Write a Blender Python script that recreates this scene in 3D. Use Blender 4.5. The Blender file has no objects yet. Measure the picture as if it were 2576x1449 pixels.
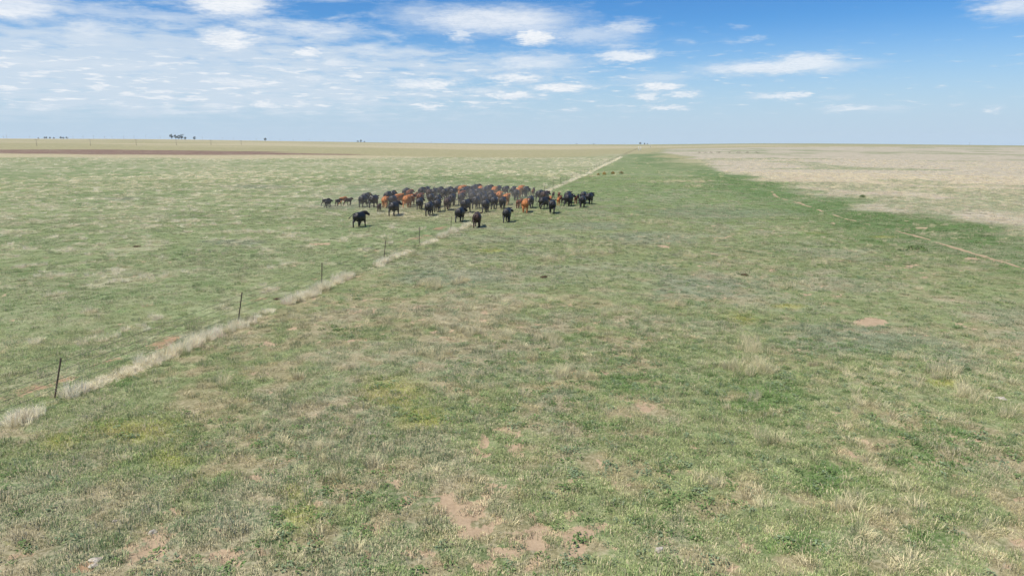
import bpy, bmesh, math, random
import numpy as np
from mathutils import Vector, Matrix

random.seed(7)
rng = np.random.default_rng(11)
S = bpy.context.scene
COL = S.collection
R = math.radians

# ------------------------------------------------------------------ camera
H = 7.8                                   # drone height above the grass
FPX, CX, CY, Y0 = 1741.0, 1288.0, 724.5, 360.0   # lens in pixels of a 2576 px wide frame
PITCH = math.atan((CY - Y0) / FPX)
cam_d = bpy.data.cameras.new('camera')
cam = bpy.data.objects.new('camera', cam_d)
COL.objects.link(cam)
cam.location = (0, 0, H)
cam.rotation_euler = (math.pi / 2 - PITCH, 0, 0)
cam_d.sensor_width = 36
cam_d.lens = 36 * FPX / 2576
cam_d.clip_start = 0.1
cam_d.clip_end = 20000
S.camera = cam

# ------------------------------------------------------------------ light
SUN_AZ, SUN_EL = R(-125), R(60)           # azimuth measured from +Y towards +X
sun_d = bpy.data.lights.new('sun', 'SUN')
sun_d.energy = 5.0
sun_d.angle = R(0.53)
sun_d.color = (1.0, 0.95, 0.88)
sun = bpy.data.objects.new('sun', sun_d)
COL.objects.link(sun)
sd = Vector((math.sin(SUN_AZ) * math.cos(SUN_EL), math.cos(SUN_AZ) * math.cos(SUN_EL), math.sin(SUN_EL)))
sun.rotation_euler = sd.to_track_quat('Z', 'Y').to_euler()
sun.location = (0, 0, 60)

S.view_settings.view_transform = 'Standard'
S.view_settings.look = 'None'
S.view_settings.exposure = 0.0
S.view_settings.gamma = 1.0
S.view_settings.use_curve_mapping = False
S.cycles.max_bounces = 6
S.cycles.diffuse_bounces = 2
S.cycles.glossy_bounces = 2
S.cycles.transmission_bounces = 2
S.cycles.volume_bounces = 1
S.cycles.transparent_max_bounces = 8
S.cycles.volume_step_rate = 1.0


def pix_dir(u, v):
    """direction through a point of the photograph (2576 px wide)"""
    a, b = (u - CX) / FPX, (CY - v) / FPX
    cp, sp = math.cos(PITCH), math.sin(PITCH)
    return np.array([a, cp + b * sp, -sp + b * cp])


def pix_azel(u, v):
    d = pix_dir(u, v)
    return math.atan2(d[0], d[1]), math.atan2(d[2], math.hypot(d[0], d[1]))


# ------------------------------------------------------------------ node helper
class NT:
    def __init__(self, tree):
        self.t = tree

    def n(self, kind, ins=None, **props):
        nd = self.t.nodes.new(kind)
        for k, v in props.items():
            setattr(nd, k, v)
        for k, v in (ins or {}).items():
            self.set(nd.inputs[k], v)
        return nd

    def set(self, sock, v):
        if isinstance(v, bpy.types.NodeSocket):
            self.t.links.new(v, sock)
        else:
            sock.default_value = v

    def math(self, op, a, b=0.0, clamp=False):
        return self.n('ShaderNodeMath', {0: a, 1: b}, operation=op, use_clamp=clamp).outputs[0]

    def ramp(self, v, a, b, c=0.0, d=1.0, smooth=True):
        nd = self.n('ShaderNodeMapRange', {'Value': v, 'From Min': a, 'From Max': b, 'To Min': c, 'To Max': d},
                    interpolation_type='SMOOTHSTEP' if smooth else 'LINEAR', clamp=True)
        return nd.outputs[0]

    def mix(self, f, a, b, blend='MIX'):
        nd = self.n('ShaderNodeMix', data_type='RGBA', blend_type=blend)
        self.set(nd.inputs[0], f)
        self.set(nd.inputs[6], a)
        self.set(nd.inputs[7], b)
        return nd.outputs[2]

    def noise(self, vec, scale, detail=4.0, rough=0.55, dist=0.0):
        return self.n('ShaderNodeTexNoise', {'Vector': vec, 'Scale': scale, 'Detail': detail, 'Roughness': rough, 'Distortion': dist})


# ------------------------------------------------------------------ sky
world = bpy.data.worlds.new('World')
S.world = world
world.use_nodes = True
world.node_tree.nodes.clear()
W = NT(world.node_tree)
sky = W.n('ShaderNodeTexSky', sky_type='NISHITA')
sky.sun_disc = False
sky.sun_elevation = SUN_EL
sky.sun_rotation = SUN_AZ
sky.altitude = 1200
sky.air_density = 1.0
sky.dust_density = 0.6
sky.ozone_density = 2.2
SKYK = 0.1
d = W.n('ShaderNodeTexCoord').outputs['Generated']
sx = W.n('ShaderNodeSeparateXYZ', {0: d})
X, Y, Z = sx.outputs
az = W.math('ARCTAN2', X, Y)
el = W.math('ARCSINE', Z)
zc = W.math('ADD', W.math('MAXIMUM', Z, 0.0), 0.045)
plane = W.n('ShaderNodeCombineXYZ', {0: W.math('DIVIDE', X, zc), 1: W.math('DIVIDE', Y, zc), 2: 0.0}).outputs[0]
# clear-air colour: the physical sky, a little deeper overhead and paler at the horizon
base = W.n('ShaderNodeHueSaturation', {'Hue': 0.5, 'Saturation': 1.25, 'Value': 1.0, 'Color': sky.outputs[0]}).outputs[0]
base = W.mix(1.0, base, (SKYK * 0.66, SKYK * 1.0, SKYK * 1.26, 1), 'MULTIPLY')
base = W.mix(W.ramp(el, R(9.5), R(0.3)), base, (0.50, 0.65, 0.79, 1))
# thin layered cloud
streak = W.n('ShaderNodeMapping', {'Vector': plane, 'Scale': (0.55, 1.15, 1.0)}).outputs[0]
n1 = W.noise(streak, 0.9, 7, 0.62, 0.6).outputs[0]
n2 = W.noise(streak, 0.23, 3, 0.5).outputs[0]
azw = W.n('ShaderNodeCombineXYZ', {0: W.math('MULTIPLY', az, 22.0), 1: W.math('MULTIPLY', el, 95.0), 2: 0.0}).outputs[0]
n3 = W.noise(azw, 1.0, 6, 0.6, 0.3).outputs[0]
left = W.ramp(X, -0.5, 0.5, 0.40, -0.10)
lowveil = W.ramp(el, R(2.0), R(5.0), 0.05, 0.0)
midband = W.math('MULTIPLY', W.ramp(el, R(1.2), R(4.0)), W.ramp(el, R(9.5), R(5.0)))
cov = W.math('ADD', W.math('ADD', W.math('MULTIPLY', n1, 0.62), W.math('MULTIPLY', n3, 0.80)), W.math('MULTIPLY', n2, 0.30))
cov = W.math('ADD', cov, W.math('MULTIPLY', left, W.math('ADD', 0.45, W.math('MULTIPLY', midband, 0.75))))
veil = W.math('MULTIPLY', W.ramp(cov, 0.93, 1.30), 0.78)
veil = W.math('MULTIPLY', veil, W.ramp(el, R(0.5), R(3.0), 0.25, 1.0))
# single clouds: centre x, y and half sizes in the photograph, strength
CL = [(30, 16, 85, 26, .8), (90, -2, 60, 16, .6), (575, 10, 95, 28, .95), (480, -6, 80, 18, .5), (250, 30, 110, 13, .5), (400, 42, 90, 12, .5),
      (572, 100, 62, 22, .95), (230, 72, 42, 28, .55), (180, 98, 120, 12, .4), (1235, 52, 200, 30, .8), (1060, 40, 90, 22, .5), (1330, 68, 110, 20, .7),
      (1350, 94, 52, 17, .95), (1158, 85, 32, 15, .75), (1480, 88, 120, 20, .6), (1575, 72, 55, 18, .7), (1555, 118, 35, 9, .5),
      (775, 132, 36, 10, .85), (790, 75, 120, 14, .6), (880, 70, 40, 12, .55), (650, 62, 70, 10, .5), (1575, 141, 72, 12, .85), (1340, 158, 120, 20, .7), (1400, 146, 50, 10, .6),
      (1950, 170, 175, 15, .8), (2030, 155, 80, 16, .8), (2080, 178, 50, 9, .5), (2545, 16, 60, 22, .75), (1885, 102, 28, 6, .4), (1850, 70, 24, 5, .3),
      (1410, 222, 68, 11, .98), (1298, 196, 62, 10, .85), (1660, 219, 52, 11, .95), (1060, 214, 75, 15, .75), (1100, 215, 40, 14, .85), (1286, 241, 50, 9, .9),
      (1632, 242, 34, 8, .8), (1725, 238, 34, 7, .8), (668, 264, 36, 9, .85), (1080, 267, 46, 6, .85), (1670, 271, 45, 6, .85), (1950, 242, 60, 7, .75), (2005, 238, 26, 6, .8),
      (2150, 275, 75, 6, .7), (2120, 270, 30, 5, .7), (2500, 277, 18, 6, .7), (930, 130, 60, 14, .5), (640, 210, 60, 9, .65), (560, 205, 60, 10, .55), (700, 170, 80, 9, .5), (860, 160, 60, 10, .6),
      (385, 232, 26, 6, .7), (300, 262, 40, 6, .55), (110, 272, 35, 7, .55), (450, 284, 40, 5, .5), (800, 198, 60, 9, .55), (1200, 228, 50, 9, .6), (760, 262, 30, 7, .55), (1195, 270, 30, 5, .6),
      (1660, 196, 80, 10, .5), (2260, 275, 30, 5, .4), (2100, 245, 30, 5, .35), (890, 250, 35, 6, .5), (1010, 132, 80, 14, .4), (100, 160, 140, 14, .4), (330, 170, 160, 14, .4), (540, 268, 30, 5, .5)]
wn = W.noise(azw, 1.6, 6, 0.62)
wv = W.n('ShaderNodeVectorMath', {0: wn.outputs['Color'], 1: (0.5, 0.5, 0.5)}, operation='SUBTRACT').outputs[0]
wv = W.n('ShaderNodeVectorMath', {0: wv, 1: (0.075, 0.016, 0)}, operation='MULTIPLY').outputs[0]
wn2 = W.noise(azw, 6.5, 4, 0.6)
wv2 = W.n('ShaderNodeVectorMath', {0: wn2.outputs['Color'], 1: (0.5, 0.5, 0.5)}, operation='SUBTRACT').outputs[0]
wv = W.n('ShaderNodeVectorMath', {0: wv2, 1: (0.022, 0.008, 0), 2: wv}, operation='MULTIPLY_ADD').outputs[0]
ae = W.n('ShaderNodeCombineXYZ', {0: az, 1: el, 2: 0.0}).outputs[0]
ae = W.n('ShaderNodeVectorMath', {0: ae, 1: wv}, operation='ADD').outputs[0]
puff = None
for (u, v, hw, hh, k) in CL:
    a0, e0 = pix_azel(u, v)
    wa, we = hw * 1.45 / FPX, hh * 1.55 / FPX
    q = W.n('ShaderNodeVectorMath', {0: ae, 1: (1 / wa, 1 / we, 0), 2: (-a0 / wa, -e0 / we, 0)}, operation='MULTIPLY_ADD').outputs[0]
    ln = W.n('ShaderNodeVectorMath', {0: q}, operation='LENGTH').outputs['Value']
    m = W.ramp(ln, 1.04, 0.26, 0.0, k) if k >= 0.8 else W.ramp(ln, 1.10, 0.15, 0.0, k)
    puff = m if puff is None else W.math('MAXIMUM', puff, m)
# many small flat clouds low over the plain
azs_ = W.n('ShaderNodeCombineXYZ', {0: W.math('MULTIPLY', az, 30.0), 1: W.math('MULTIPLY', el, 190.0), 2: 5.0}).outputs[0]
n4 = W.noise(azs_, 1.0, 5, 0.55, 0.2).outputs[0]
band = W.math('MULTIPLY', W.ramp(el, R(1.2), R(3.0)), W.ramp(el, R(8.5), R(5.0)))
low_ = W.ramp(W.math('ADD', n4, W.math('MULTIPLY', W.ramp(X, -0.5, 0.7, 0.07, -0.05), 1.0)), 0.53, 0.72)
puff = W.math('MAXIMUM', puff, W.math('MULTIPLY', W.math('MULTIPLY', low_, band), 0.75))
up = W.ramp(Z, 0.0, 0.03)
puffm = W.math('MULTIPLY', puff, up)
cloud = W.math('SUBTRACT', 1.0, W.math('MULTIPLY', W.math('SUBTRACT', 1.0, W.math('MULTIPLY', veil, up)), W.math('SUBTRACT', 1.0, puffm)))
ctex = W.ramp(n3, 0.3, 0.7, 0.90, 1.02)
veilcol = (0.66, 0.755, 0.86, 1)
puffcol = (0.89, 0.92, 0.96, 1)
puffs_ = W.mix(W.ramp(W.math('ADD', W.math('MULTIPLY', wn2.outputs[0], 0.5), W.math('MULTIPLY', n3, 0.5)), 0.36, 0.58), (0.77, 0.83, 0.90, 1), (0.93, 0.955, 0.985, 1))
ccol = W.mix(W.ramp(puffm, 0.2, 0.95), veilcol, puffs_)
out = W.mix(cloud, base, ccol)
bg = W.n('ShaderNodeBackground', {'Color': out, 'Strength': 1.0})
wo = W.n('ShaderNodeOutputWorld')
world.node_tree.links.new(bg.outputs[0], wo.inputs[0])
# ------------------------------------------------------------------ numpy noise
def _hash(ix, iy, seed):
    u = np.uint32
    h = ix * u(374761393) + iy * u(668265263) + u((seed * 974711) & 0xFFFFFFFF)
    h = (h ^ (h >> u(13))) * u(1274126177)
    h = (h ^ (h >> u(16))) * u(2246822519)
    return ((h ^ (h >> u(15))) & u(0xFFFF)).astype(np.float32) * np.float32(1 / 65535.0)


def vnoise(x, y, seed=0):
    x, y = np.asarray(x, float), np.asarray(y, float)
    fx0, fy0 = np.floor(x), np.floor(y)
    fx, fy = (x - fx0).astype(np.float32), (y - fy0).astype(np.float32)
    ix, iy = fx0.astype(np.int64).astype(np.uint32), fy0.astype(np.int64).astype(np.uint32)
    fx, fy = fx * fx * (3 - 2 * fx), fy * fy * (3 - 2 * fy)
    one = np.uint32(1)
    a, b = _hash(ix, iy, seed), _hash(ix + one, iy, seed)
    c, e = _hash(ix, iy + one, seed), _hash(ix + one, iy + one, seed)
    return (a + (b - a) * fx) * (1 - fy) + (c + (e - c) * fx) * fy


def fbm(x, y, size, seed=0, octs=4, gain=0.5):
    t, amp, tot, f = 0, 1.0, 0, 1.0 / size
    for o in range(octs):
        ca, sa = math.cos(1.1 * o + seed), math.sin(1.1 * o + seed)
        t = t + amp * vnoise((x * ca - y * sa) * f + 17.3 * o, (x * sa + y * ca) * f - 9.1 * o, seed + o)
        tot += amp
        amp *= gain
        f *= 2.03
    return t / tot


def sstep(v, a, b):
    t = np.clip((v - a) / (b - a), 0, 1)
    return t * t * (3 - 2 * t)


def lin(r, g, b, k=1.0):
    """colour from 8-bit sRGB, scaled to a surface's base colour"""
    c = np.array([r, g, b]) / 255.0
    return np.where(c <= 0.04045, c / 12.92, ((c + 0.055) / 1.055) ** 2.4) * k


# ------------------------------------------------------------------ lie of the land
CREST_R = 1300.0
_hz = [(-300, 348), (0, 349), (300, 350), (450, 351.2), (600, 353.6), (800, 356.6), (950, 358.8), (1200, 362), (1400, 363.4), (1600, 363.8),
       (1700, 363.2), (1900, 361.2), (2050, 361.4), (2200, 362.6), (2400, 364.8), (2576, 366.6), (2900, 368)]
_caz = np.array([pix_azel(u, v)[0] for u, v in _hz])
_ctn = np.array([math.tan(pix_azel(u, v)[1]) for u, v in _hz])


def land(x, y):
    """height of the terrain without its small relief"""
    x, y = np.asarray(x, float), np.asarray(y, float)
    r = np.hypot(x, y)
    crest = H + CREST_R * np.interp(np.arctan2(x, y), _caz, _ctn)
    t = np.clip((r - 180) / (CREST_R - 180), 0, 1)
    return crest * t * (1.25 - 0.25 * t) - np.maximum(r - CREST_R, 0) * 0.009


_seen = {}


def at(u, v):
    if (u, v) not in _seen:
        _seen[(u, v)] = _at(u, v)
    return _seen[(u, v)]


def _at(u, v):
    """ground point seen at (u, v) in the photograph"""
    dr = pix_dir(u, v)
    dr = dr / np.linalg.norm(dr)
    lo, t = 0.0, 5.0
    while t < 4000:
        p = np.array([0, 0, H]) + dr * t
        if p[2] < float(land(p[0], p[1])):
            break
        lo, t = t, t * 1.03
    else:
        t = 1400.0
        return np.array([dr[0] * t, dr[1] * t, float(land(dr[0] * t, dr[1] * t))])
    for _ in range(24):
        m = 0.5 * (lo + t)
        p = np.array([0, 0, H]) + dr * m
        if p[2] < float(land(p[0], p[1])):
            t = m
        else:
            lo = m
    return p


def poly_at(pts):
    return np.array([at(u, v)[:2] for u, v in pts])


def in_poly(x, y, poly):
    inside = np.zeros(x.shape, bool)
    n = len(poly)
    for i in range(n):
        x0, y0 = poly[i]
        x1, y1 = poly[(i + 1) % n]
        c = (y0 > y) != (y1 > y)
        inside ^= c & (x < (x1 - x0) * (y - y0) / (y1 - y0 + 1e-12) + x0)
    return inside


def dist_line(x, y, pts):
    best = np.full(x.shape, 1e9)
    for (x0, y0), (x1, y1) in zip(pts[:-1], pts[1:]):
        dx, dy = x1 - x0, y1 - y0
        t = np.clip(((x - x0) * dx + (y - y0) * dy) / (dx * dx + dy * dy + 1e-9), 0, 1)
        best = np.minimum(best, np.hypot(x - x0 - t * dx, y - y0 - t * dy))
    return best


def soft_poly(x, y, poly, w, seed, wob):
    """1 inside the outline, 0 outside, ragged over about w metres"""
    dd = dist_line(x, y, np.vstack([poly, poly[:1]]))
    sd_ = np.where(in_poly(x, y, poly), dd, -dd)
    sd_ = sd_ + (fbm(x, y, wob, seed, 4) - 0.5) * 2.2 * w
    return sstep(sd_, -w * 0.5, w * 0.5)


def spots(x, y, lst, seed, wob=0.55):
    """places given by centre and half size in the photograph, turned into ground ellipses"""
    m = np.zeros(np.shape(x))
    n = fbm(x, y, 1.3, seed, 4) - 0.5
    for (u, v, hw, hh) in lst:
        c = at(u, v)[:2]
        e1 = at(u + hw, v)[:2] - c
        e2 = (at(u, v - hh)[:2] - at(u, v + hh)[:2]) / 2
        det = e1[0] * e2[1] - e1[1] * e2[0]
        reach = 1.6 * (np.hypot(*e1) + np.hypot(*e2))
        near_ = np.nonzero((np.abs(x - c[0]) < reach) & (np.abs(y - c[1]) < reach))[0]
        if not len(near_):
            continue
        px, py = x[near_] - c[0], y[near_] - c[1]
        a = (px * e2[1] - py * e2[0]) / det
        b = (-px * e1[1] + py * e1[0]) / det
        m[near_] = np.maximum(m[near_], 1.0 - np.sqrt(a * a + b * b) + n[near_] * wob)
    return m


# the fence runs from near left to the far vanishing point
FA = at(138, 997)[:2]
FB = at(1372, 480)[:2]
FDIR = (FB - FA) / np.linalg.norm(FB - FA)
FNRM = np.array([FDIR[1], -FDIR[0]])      # to the right of the fence


def fence_ts(x, y):
    return (x - FA[0]) * FDIR[0] + (y - FA[1]) * FDIR[1], (x - FA[0]) * FNRM[0] + (y - FA[1]) * FNRM[1]


STRAW_EDGE = [(1664, 384), (1722, 394), (1790, 415), (1850, 440), (1960, 462), (2050, 484), (2150, 503), (2300, 535), (2430, 566), (2576, 596), (2900, 660)]
STRAW_POLY = poly_at(STRAW_EDGE + [(3300, 640), (3300, 371.5), (2500, 370.5), (1900, 371), (1668, 375)])
LUSH_POLY = poly_at([(1600, 386), (1660, 384), (1722, 394), (1850, 440), (2050, 484), (2300, 535), (2576, 596), (2900, 660), (2900, 800), (2500, 720), (2200, 625), (2020, 560), (1880, 500), (1720, 430), (1600, 410)])
PLOUGH_POLY = poly_at([(-500, 375), (0, 376.4), (300, 377.2), (520, 379), (660, 381.2), (760, 382.5), (700, 384.5), (860, 387), (930, 390), (760, 390.5), (560, 391), (250, 390.6), (100, 387.8), (0, 386.8), (-500, 386)])
PASTURE_FAR = poly_at([(-1500, 399), (0, 398.5), (400, 399), (900, 400), (1000, 398), (1150, 397), (1300, 399), (1420, 398), (1560, 389), (1690, 383), (1720, 700), (3000, 2500), (-3000, 2500)])
SOIL_SPOTS = [(2187, 808, 46, 9), (1672, 620, 30, 7), (2322, 573, 24, 3), (805, 613, 34, 4), (1013, 616, 42, 9), (520, 797, 20, 6), (400, 838, 30, 8), (690, 752, 30, 8),
              (2010, 740, 50, 4), (1680, 612, 12, 5), (2285, 885, 20, 6), (85, 995, 20, 5), (370, 950, 40, 12), (1215, 1130, 35, 45), (420, 1285, 60, 22), (480, 1320, 40, 22),
              (200, 1430, 45, 12), (60, 1400, 50, 16), (560, 1395, 40, 16), (1105, 1330, 70, 14), (1040, 1395, 50, 20), (1440, 1205, 40, 20), (905, 935, 40, 5), (1330, 960, 50, 8), (330, 985, 30, 8),
              (1225, 1060, 40, 8), (1330, 1290, 30, 14), (120, 1430, 40, 14), (490, 1240, 40, 8), (280, 1340, 40, 9), (900, 1270, 40, 10), (1870, 455, 18, 1.5), (2000, 510, 24, 1.5),
              (2440, 650, 24, 4), (2540, 690, 40, 6), (2100, 640, 14, 3), (1880, 690, 24, 4), (1990, 690, 30, 3), (1700, 700, 18, 4), (1790, 720, 20, 3), (1500, 700, 14, 3), (1590, 655, 18, 3),
              (2000, 880, 30, 4), (1130, 590, 60, 6), (1185, 565, 40, 8), (250, 1000, 14, 6), (740, 655, 6, 2), (345, 621, 8, 2)]
YELLOW_SPOTS = [(990, 980, 140, 75), (1050, 1050, 110, 40), (330, 1080, 190, 60), (420, 1150, 90, 45), (760, 1300, 70, 60), (740, 1240, 50, 30), (2050, 588, 45, 4), (2230, 595, 60, 4), (1240, 632, 50, 6), (20, 1365, 25, 8), (150, 1110, 80, 30),
                (2440, 725, 30, 4), (1990, 770, 60, 10), (2380, 965, 60, 12), (1860, 800, 60, 20)]
GREY_SPOTS = [(1760, 720, 180, 50), (590, 610, 110, 9), (1150, 700, 200, 30), (2150, 850, 300, 60), (1810, 535, 260, 18), (1080, 690, 90, 16), (2420, 900, 120, 50), (590, 1330, 90, 30), (1640, 600, 160, 22), (1500, 570, 120, 14),
              (1400, 1010, 60, 40), (300, 500, 80, 6), (860, 520, 120, 9), (650, 470, 140, 6)]
GREEN_SPOTS = [(2040, 590, 70, 5), (1310, 500, 40, 6), (1920, 1000, 160, 70), (2380, 1120, 180, 90), (2350, 1350, 150, 50), (2000, 1380, 120, 50), (2100, 1200, 140, 60), (1500, 1090, 100, 40), (310, 965, 40, 14), (540, 880, 60, 16), (120, 1010, 60, 20),
               (830, 1225, 60, 30), (1650, 1330, 60, 30), (1600, 960, 120, 40), (870, 840, 60, 20), (1330, 505, 40, 4), (2490, 880, 60, 20), (1560, 1190, 80, 30)]

# base colours (k takes the sunlit picture colour down to the surface's own)
K = 0.66
C_PASTURE = lin(158, 170, 120, K)
C_PASTURE2 = lin(138, 160, 106, K)
C_RIGHT = lin(156, 166, 116, K)
C_LUSH = lin(98, 130, 72, K)
C_GREY = lin(151, 159, 129, K)
C_YEL = lin(182, 180, 96, K)
C_GREEN = lin(116, 146, 84, K)
C_STRAW = lin(222, 212, 178, K)
C_STRAWF = lin(218, 205, 180, K)
C_TAN = lin(218, 204, 164, K)
C_OLIVE = lin(188, 181, 134, K)
C_SOIL = lin(210, 184, 150, K)
C_THATCH = lin(192, 173, 138, K)
C_SOILR = lin(192, 160, 126, K)
C_PLOUGH = lin(152, 122, 108, K)


def blend(c, col, m):
    m = np.clip(m, 0, 1)[..., None]
    return c * (1 - m) + col * m


def veg(x, y):
    """base colour of the plant cover, dryness and bare-soil amount at ground points"""
    r = np.hypot(x, y)
    t, s = fence_ts(x, y)
    big, mid = fbm(x, y, 42, 3, 4), fbm(x, y, 7, 5, 4)
    fine = fbm(x, y, 1.7, 9, 4)
    left = sstep(s, 0.6, -0.6)
    c = np.ones(x.shape + (3,)) * C_RIGHT
    c = blend(c, C_GREEN, sstep(big * 0.5 + mid * 0.5, 0.46, 0.62) * 0.32)
    c = blend(c, C_GREY, sstep(mid * 0.6 + fine * 0.4, 0.50, 0.64) * 0.6)
    cl = np.ones(x.shape + (3,)) * C_PASTURE
    cl = blend(cl, C_PASTURE2, sstep(big * 0.4 + mid * 0.6, 0.44, 0.60) * 0.8)
    c = c * (1 - left[..., None]) + cl * left[..., None]
    c = blend(c, C_LUSH, soft_poly(x, y, LUSH_POLY, 8, 21, 12) * sstep(r, 30, 70) * (0.75 + 0.25 * mid))
    c = blend(c, C_GREY, sstep(spots(x, y, GREY_SPOTS, 31), 0.0, 0.55) * 0.85)
    c = blend(c, C_YEL, sstep(spots(x, y, YELLOW_SPOTS, 37, 0.9), 0.0, 0.8) * (0.35 + 0.6 * fine))
    c = blend(c, C_GREEN, sstep(spots(x, y, GREEN_SPOTS, 41), 0.0, 0.6) * 0.75)
    dry = 0.24 + 0.45 * sstep(fine * 0.5 + mid * 0.5, 0.42, 0.66)
    c = blend(c, lin(126, 156, 96, K), 0.6 * sstep(r, 50, 110) * (1 - left) * (0.6 + 0.4 * mid))
    c = blend(c, C_THATCH, sstep(spots(x, y, [(1130, 525, 280, 38), (1010, 545, 160, 24)], 33, 0.7), 0.0, 0.8) * 0.45)
    # pale dead-grass patches over the left pasture, wider apart to the right
    pw = fbm(x, y, 1.7, 51, 4)
    pl = fbm(x, y, 60, 53, 3)
    pal = sstep(pw + (pl - 0.5) * 0.45, 0.51, 0.66) * (left * 1.0 + (1 - left) * 0.25) * sstep(r, 18, 40)
    far = sstep(r, 110, 300)
    pal = np.maximum(pal, left * far * sstep(fbm(x, y, 11, 57, 5, 0.6) + (pl - 0.5) * 0.5, 0.47, 0.64) * 0.75)
    # dry field to the right of the green corridor
    fld = soft_poly(x, y, STRAW_POLY, 7, 61, 10) * sstep(r, 25, 60)
    gstreak = sstep(fbm(x, y, 20, 63, 5) + (fbm(x, y, 130, 65, 3) - 0.5) * 0.5 + 0.045 * sstep(r, 300, 90), 0.54, 0.66) * 0.6
    c = blend(c, C_STRAWF * (0.94 + 0.12 * mid[..., None]), fld * (1 - gstreak))
    c = blend(c, C_STRAW, pal * (1 - fld) * (0.42 + 0.25 * far))
    # what lies beyond the near pasture, out to the skyline
    past = soft_poly(x, y, PASTURE_FAR, 22, 71, 40)
    beyond = (1 - past) * (1 - fld) * sstep(r, 200, 320)
    bn = fbm(x * 0.6, y, 160, 73, 4)
    cb = np.ones(x.shape + (3,)) * C_TAN
    cb = blend(cb, C_OLIVE, sstep(bn, 0.42, 0.58) * 0.85)
    cb = blend(cb, lin(150, 160, 112, K), sstep(r + (bn - 0.5) * 300, 900, 1150) * sstep(x, 50, 300) * 0.7)
    c = blend(c, cb, beyond)
    pl_ = soft_poly(x, y, PLOUGH_POLY, 14, 77, 60)
    c = blend(c, C_PLOUGH, pl_ * 0.95)
    # old grass standing along the fence
    strip = sstep(np.abs(s - 0.55 + (vnoise(t / 3.0, t * 0, 81) - 0.5) * 0.5), 0.52, 0.10)
    strip = strip * sstep(fbm(t, s, 2.6, 83, 3), 0.24, 0.42) * ((t < 47) | (t > 95))
    c = blend(c, C_STRAW, strip * 0.3)
    # bare ground
    g = fbm(x, y, 0.95, 91, 5, 0.6)
    g2 = fbm(x, y, 2.6, 92, 4, 0.55)
    bigs = fbm(x, y, 13, 93, 3)
    near = sstep(r, 60, 14)
    sp = np.clip(spots(x, y, SOIL_SPOTS, 95, 1.0) * 1.7, 0, 1)
    g3 = fbm(x, y, 0.38, 94, 4, 0.6)
    lowleft = sstep(spots(x, y, [(380, 1350, 420, 130), (1150, 1320, 520, 190), (1250, 1110, 140, 90)], 96, 0.6), 0.0, 0.6)
    bare = 0.10 * near + 0.55 * (bigs - 0.5) + 0.36 * sp + 0.34 * lowleft - 0.16 * left - 0.5 * sstep(r, 60, 130) * (1 - sp)
    soil = sstep(0.34 * g + 0.22 * g2 + 0.44 * g3 - (0.645 - 0.25 * bare), -0.045, 0.065) * 0.9
    soil = np.maximum(soil, sstep(spots(x, y, [(2187, 808, 60, 16), (2322, 573, 26, 3.2), (805, 613, 36, 4), (1672, 622, 26, 6), (1215, 1110, 20, 22)], 95, 0.9), 0.12, 0.40) * 0.96)
    trk = sstep(np.abs(s + 1.3 + (vnoise(t / 5.0, t * 0, 97) - 0.5) * 1.2), 0.9, 0.2) * sstep(fbm(t, s, 3.0, 99, 3) + 0.3 * (g - 0.5), 0.50, 0.62) * sstep(t, -4, 2) * sstep(t, 60, 48)
    soil = np.maximum(soil, trk * 0.66)
    thatch = sstep(0.5 * fbm(x, y, 0.75, 111, 4, 0.6) + 0.3 * g2 + 0.2 * bigs + 0.03 * near + 0.05 * sstep(s, 26, 8), 0.52, 0.63) * sstep(r, 80, 16) * (1 - 0.75 * left)
    thatch = thatch * (1 - 0.7 * sstep(spots(x, y, YELLOW_SPOTS, 37), 0.0, 0.5))
    c = blend(c, C_THATCH, thatch * 0.7)
    soil = soil * (1 - fld * 0.9) * (1 - beyond) * (1 - strip * 0.8)
    red = np.clip(trk + sstep(spots(x, y, [(520, 797, 26, 8), (200, 1430, 60, 16), (1013, 616, 40, 9), (690, 752, 30, 8)], 3), 0, 0.4), 0, 1)
    return c, dry, soil, dict(left=left, pal=pal, fld=fld, strip=strip, red=red, r=r, t=t, s=s, past=past, mid=mid, big=big, fine=fine, pl=pl_, thatch=thatch)


def relief(x, y, soil):
    r = np.hypot(x, y)
    a = np.clip(1.25 - r / 160, 0, 1)
    return a * ((fbm(x, y, 9, 101, 3) - 0.5) * 0.22 + (fbm(x, y, 1.6, 103, 3) - 0.5) * 0.06 - soil * 0.03)


def ground_z(x, y):
    x, y = np.atleast_1d(np.asarray(x, float)), np.atleast_1d(np.asarray(y, float))
    return land(x, y) + relief(x, y, veg(x, y)[2])


# ------------------------------------------------------------------ object helpers
def link_mesh(name, me, mat=None, parent=None):
    o = bpy.data.objects.new(name, me)
    COL.objects.link(o)
    if mat is not None and not me.materials:
        me.materials.append(mat)
    if parent is not None:
        o.parent = parent
    return o


def tag(o, label=None, cat=None, group=None, kind=None):
    if label: o['label'] = label
    if cat: o['category'] = cat
    if group: o['group'] = group
    if kind: o['kind'] = kind
    return o


def empty(name, loc, rz=0.0):
    o = bpy.data.objects.new(name, None)
    o.empty_display_size = 0.3
    COL.objects.link(o)
    o.location = loc
    o.rotation_euler = (0, 0, rz)
    return o


def new_mat(name):
    m = bpy.data.materials.new(name)
    m.use_nodes = True
    m.node_tree.nodes.clear()
    return m, NT(m.node_tree)


def finish(m, nt, shader):
    o = nt.n('ShaderNodeOutputMaterial')
    m.node_tree.links.new(shader, o.inputs['Surface'])
    return m


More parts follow.
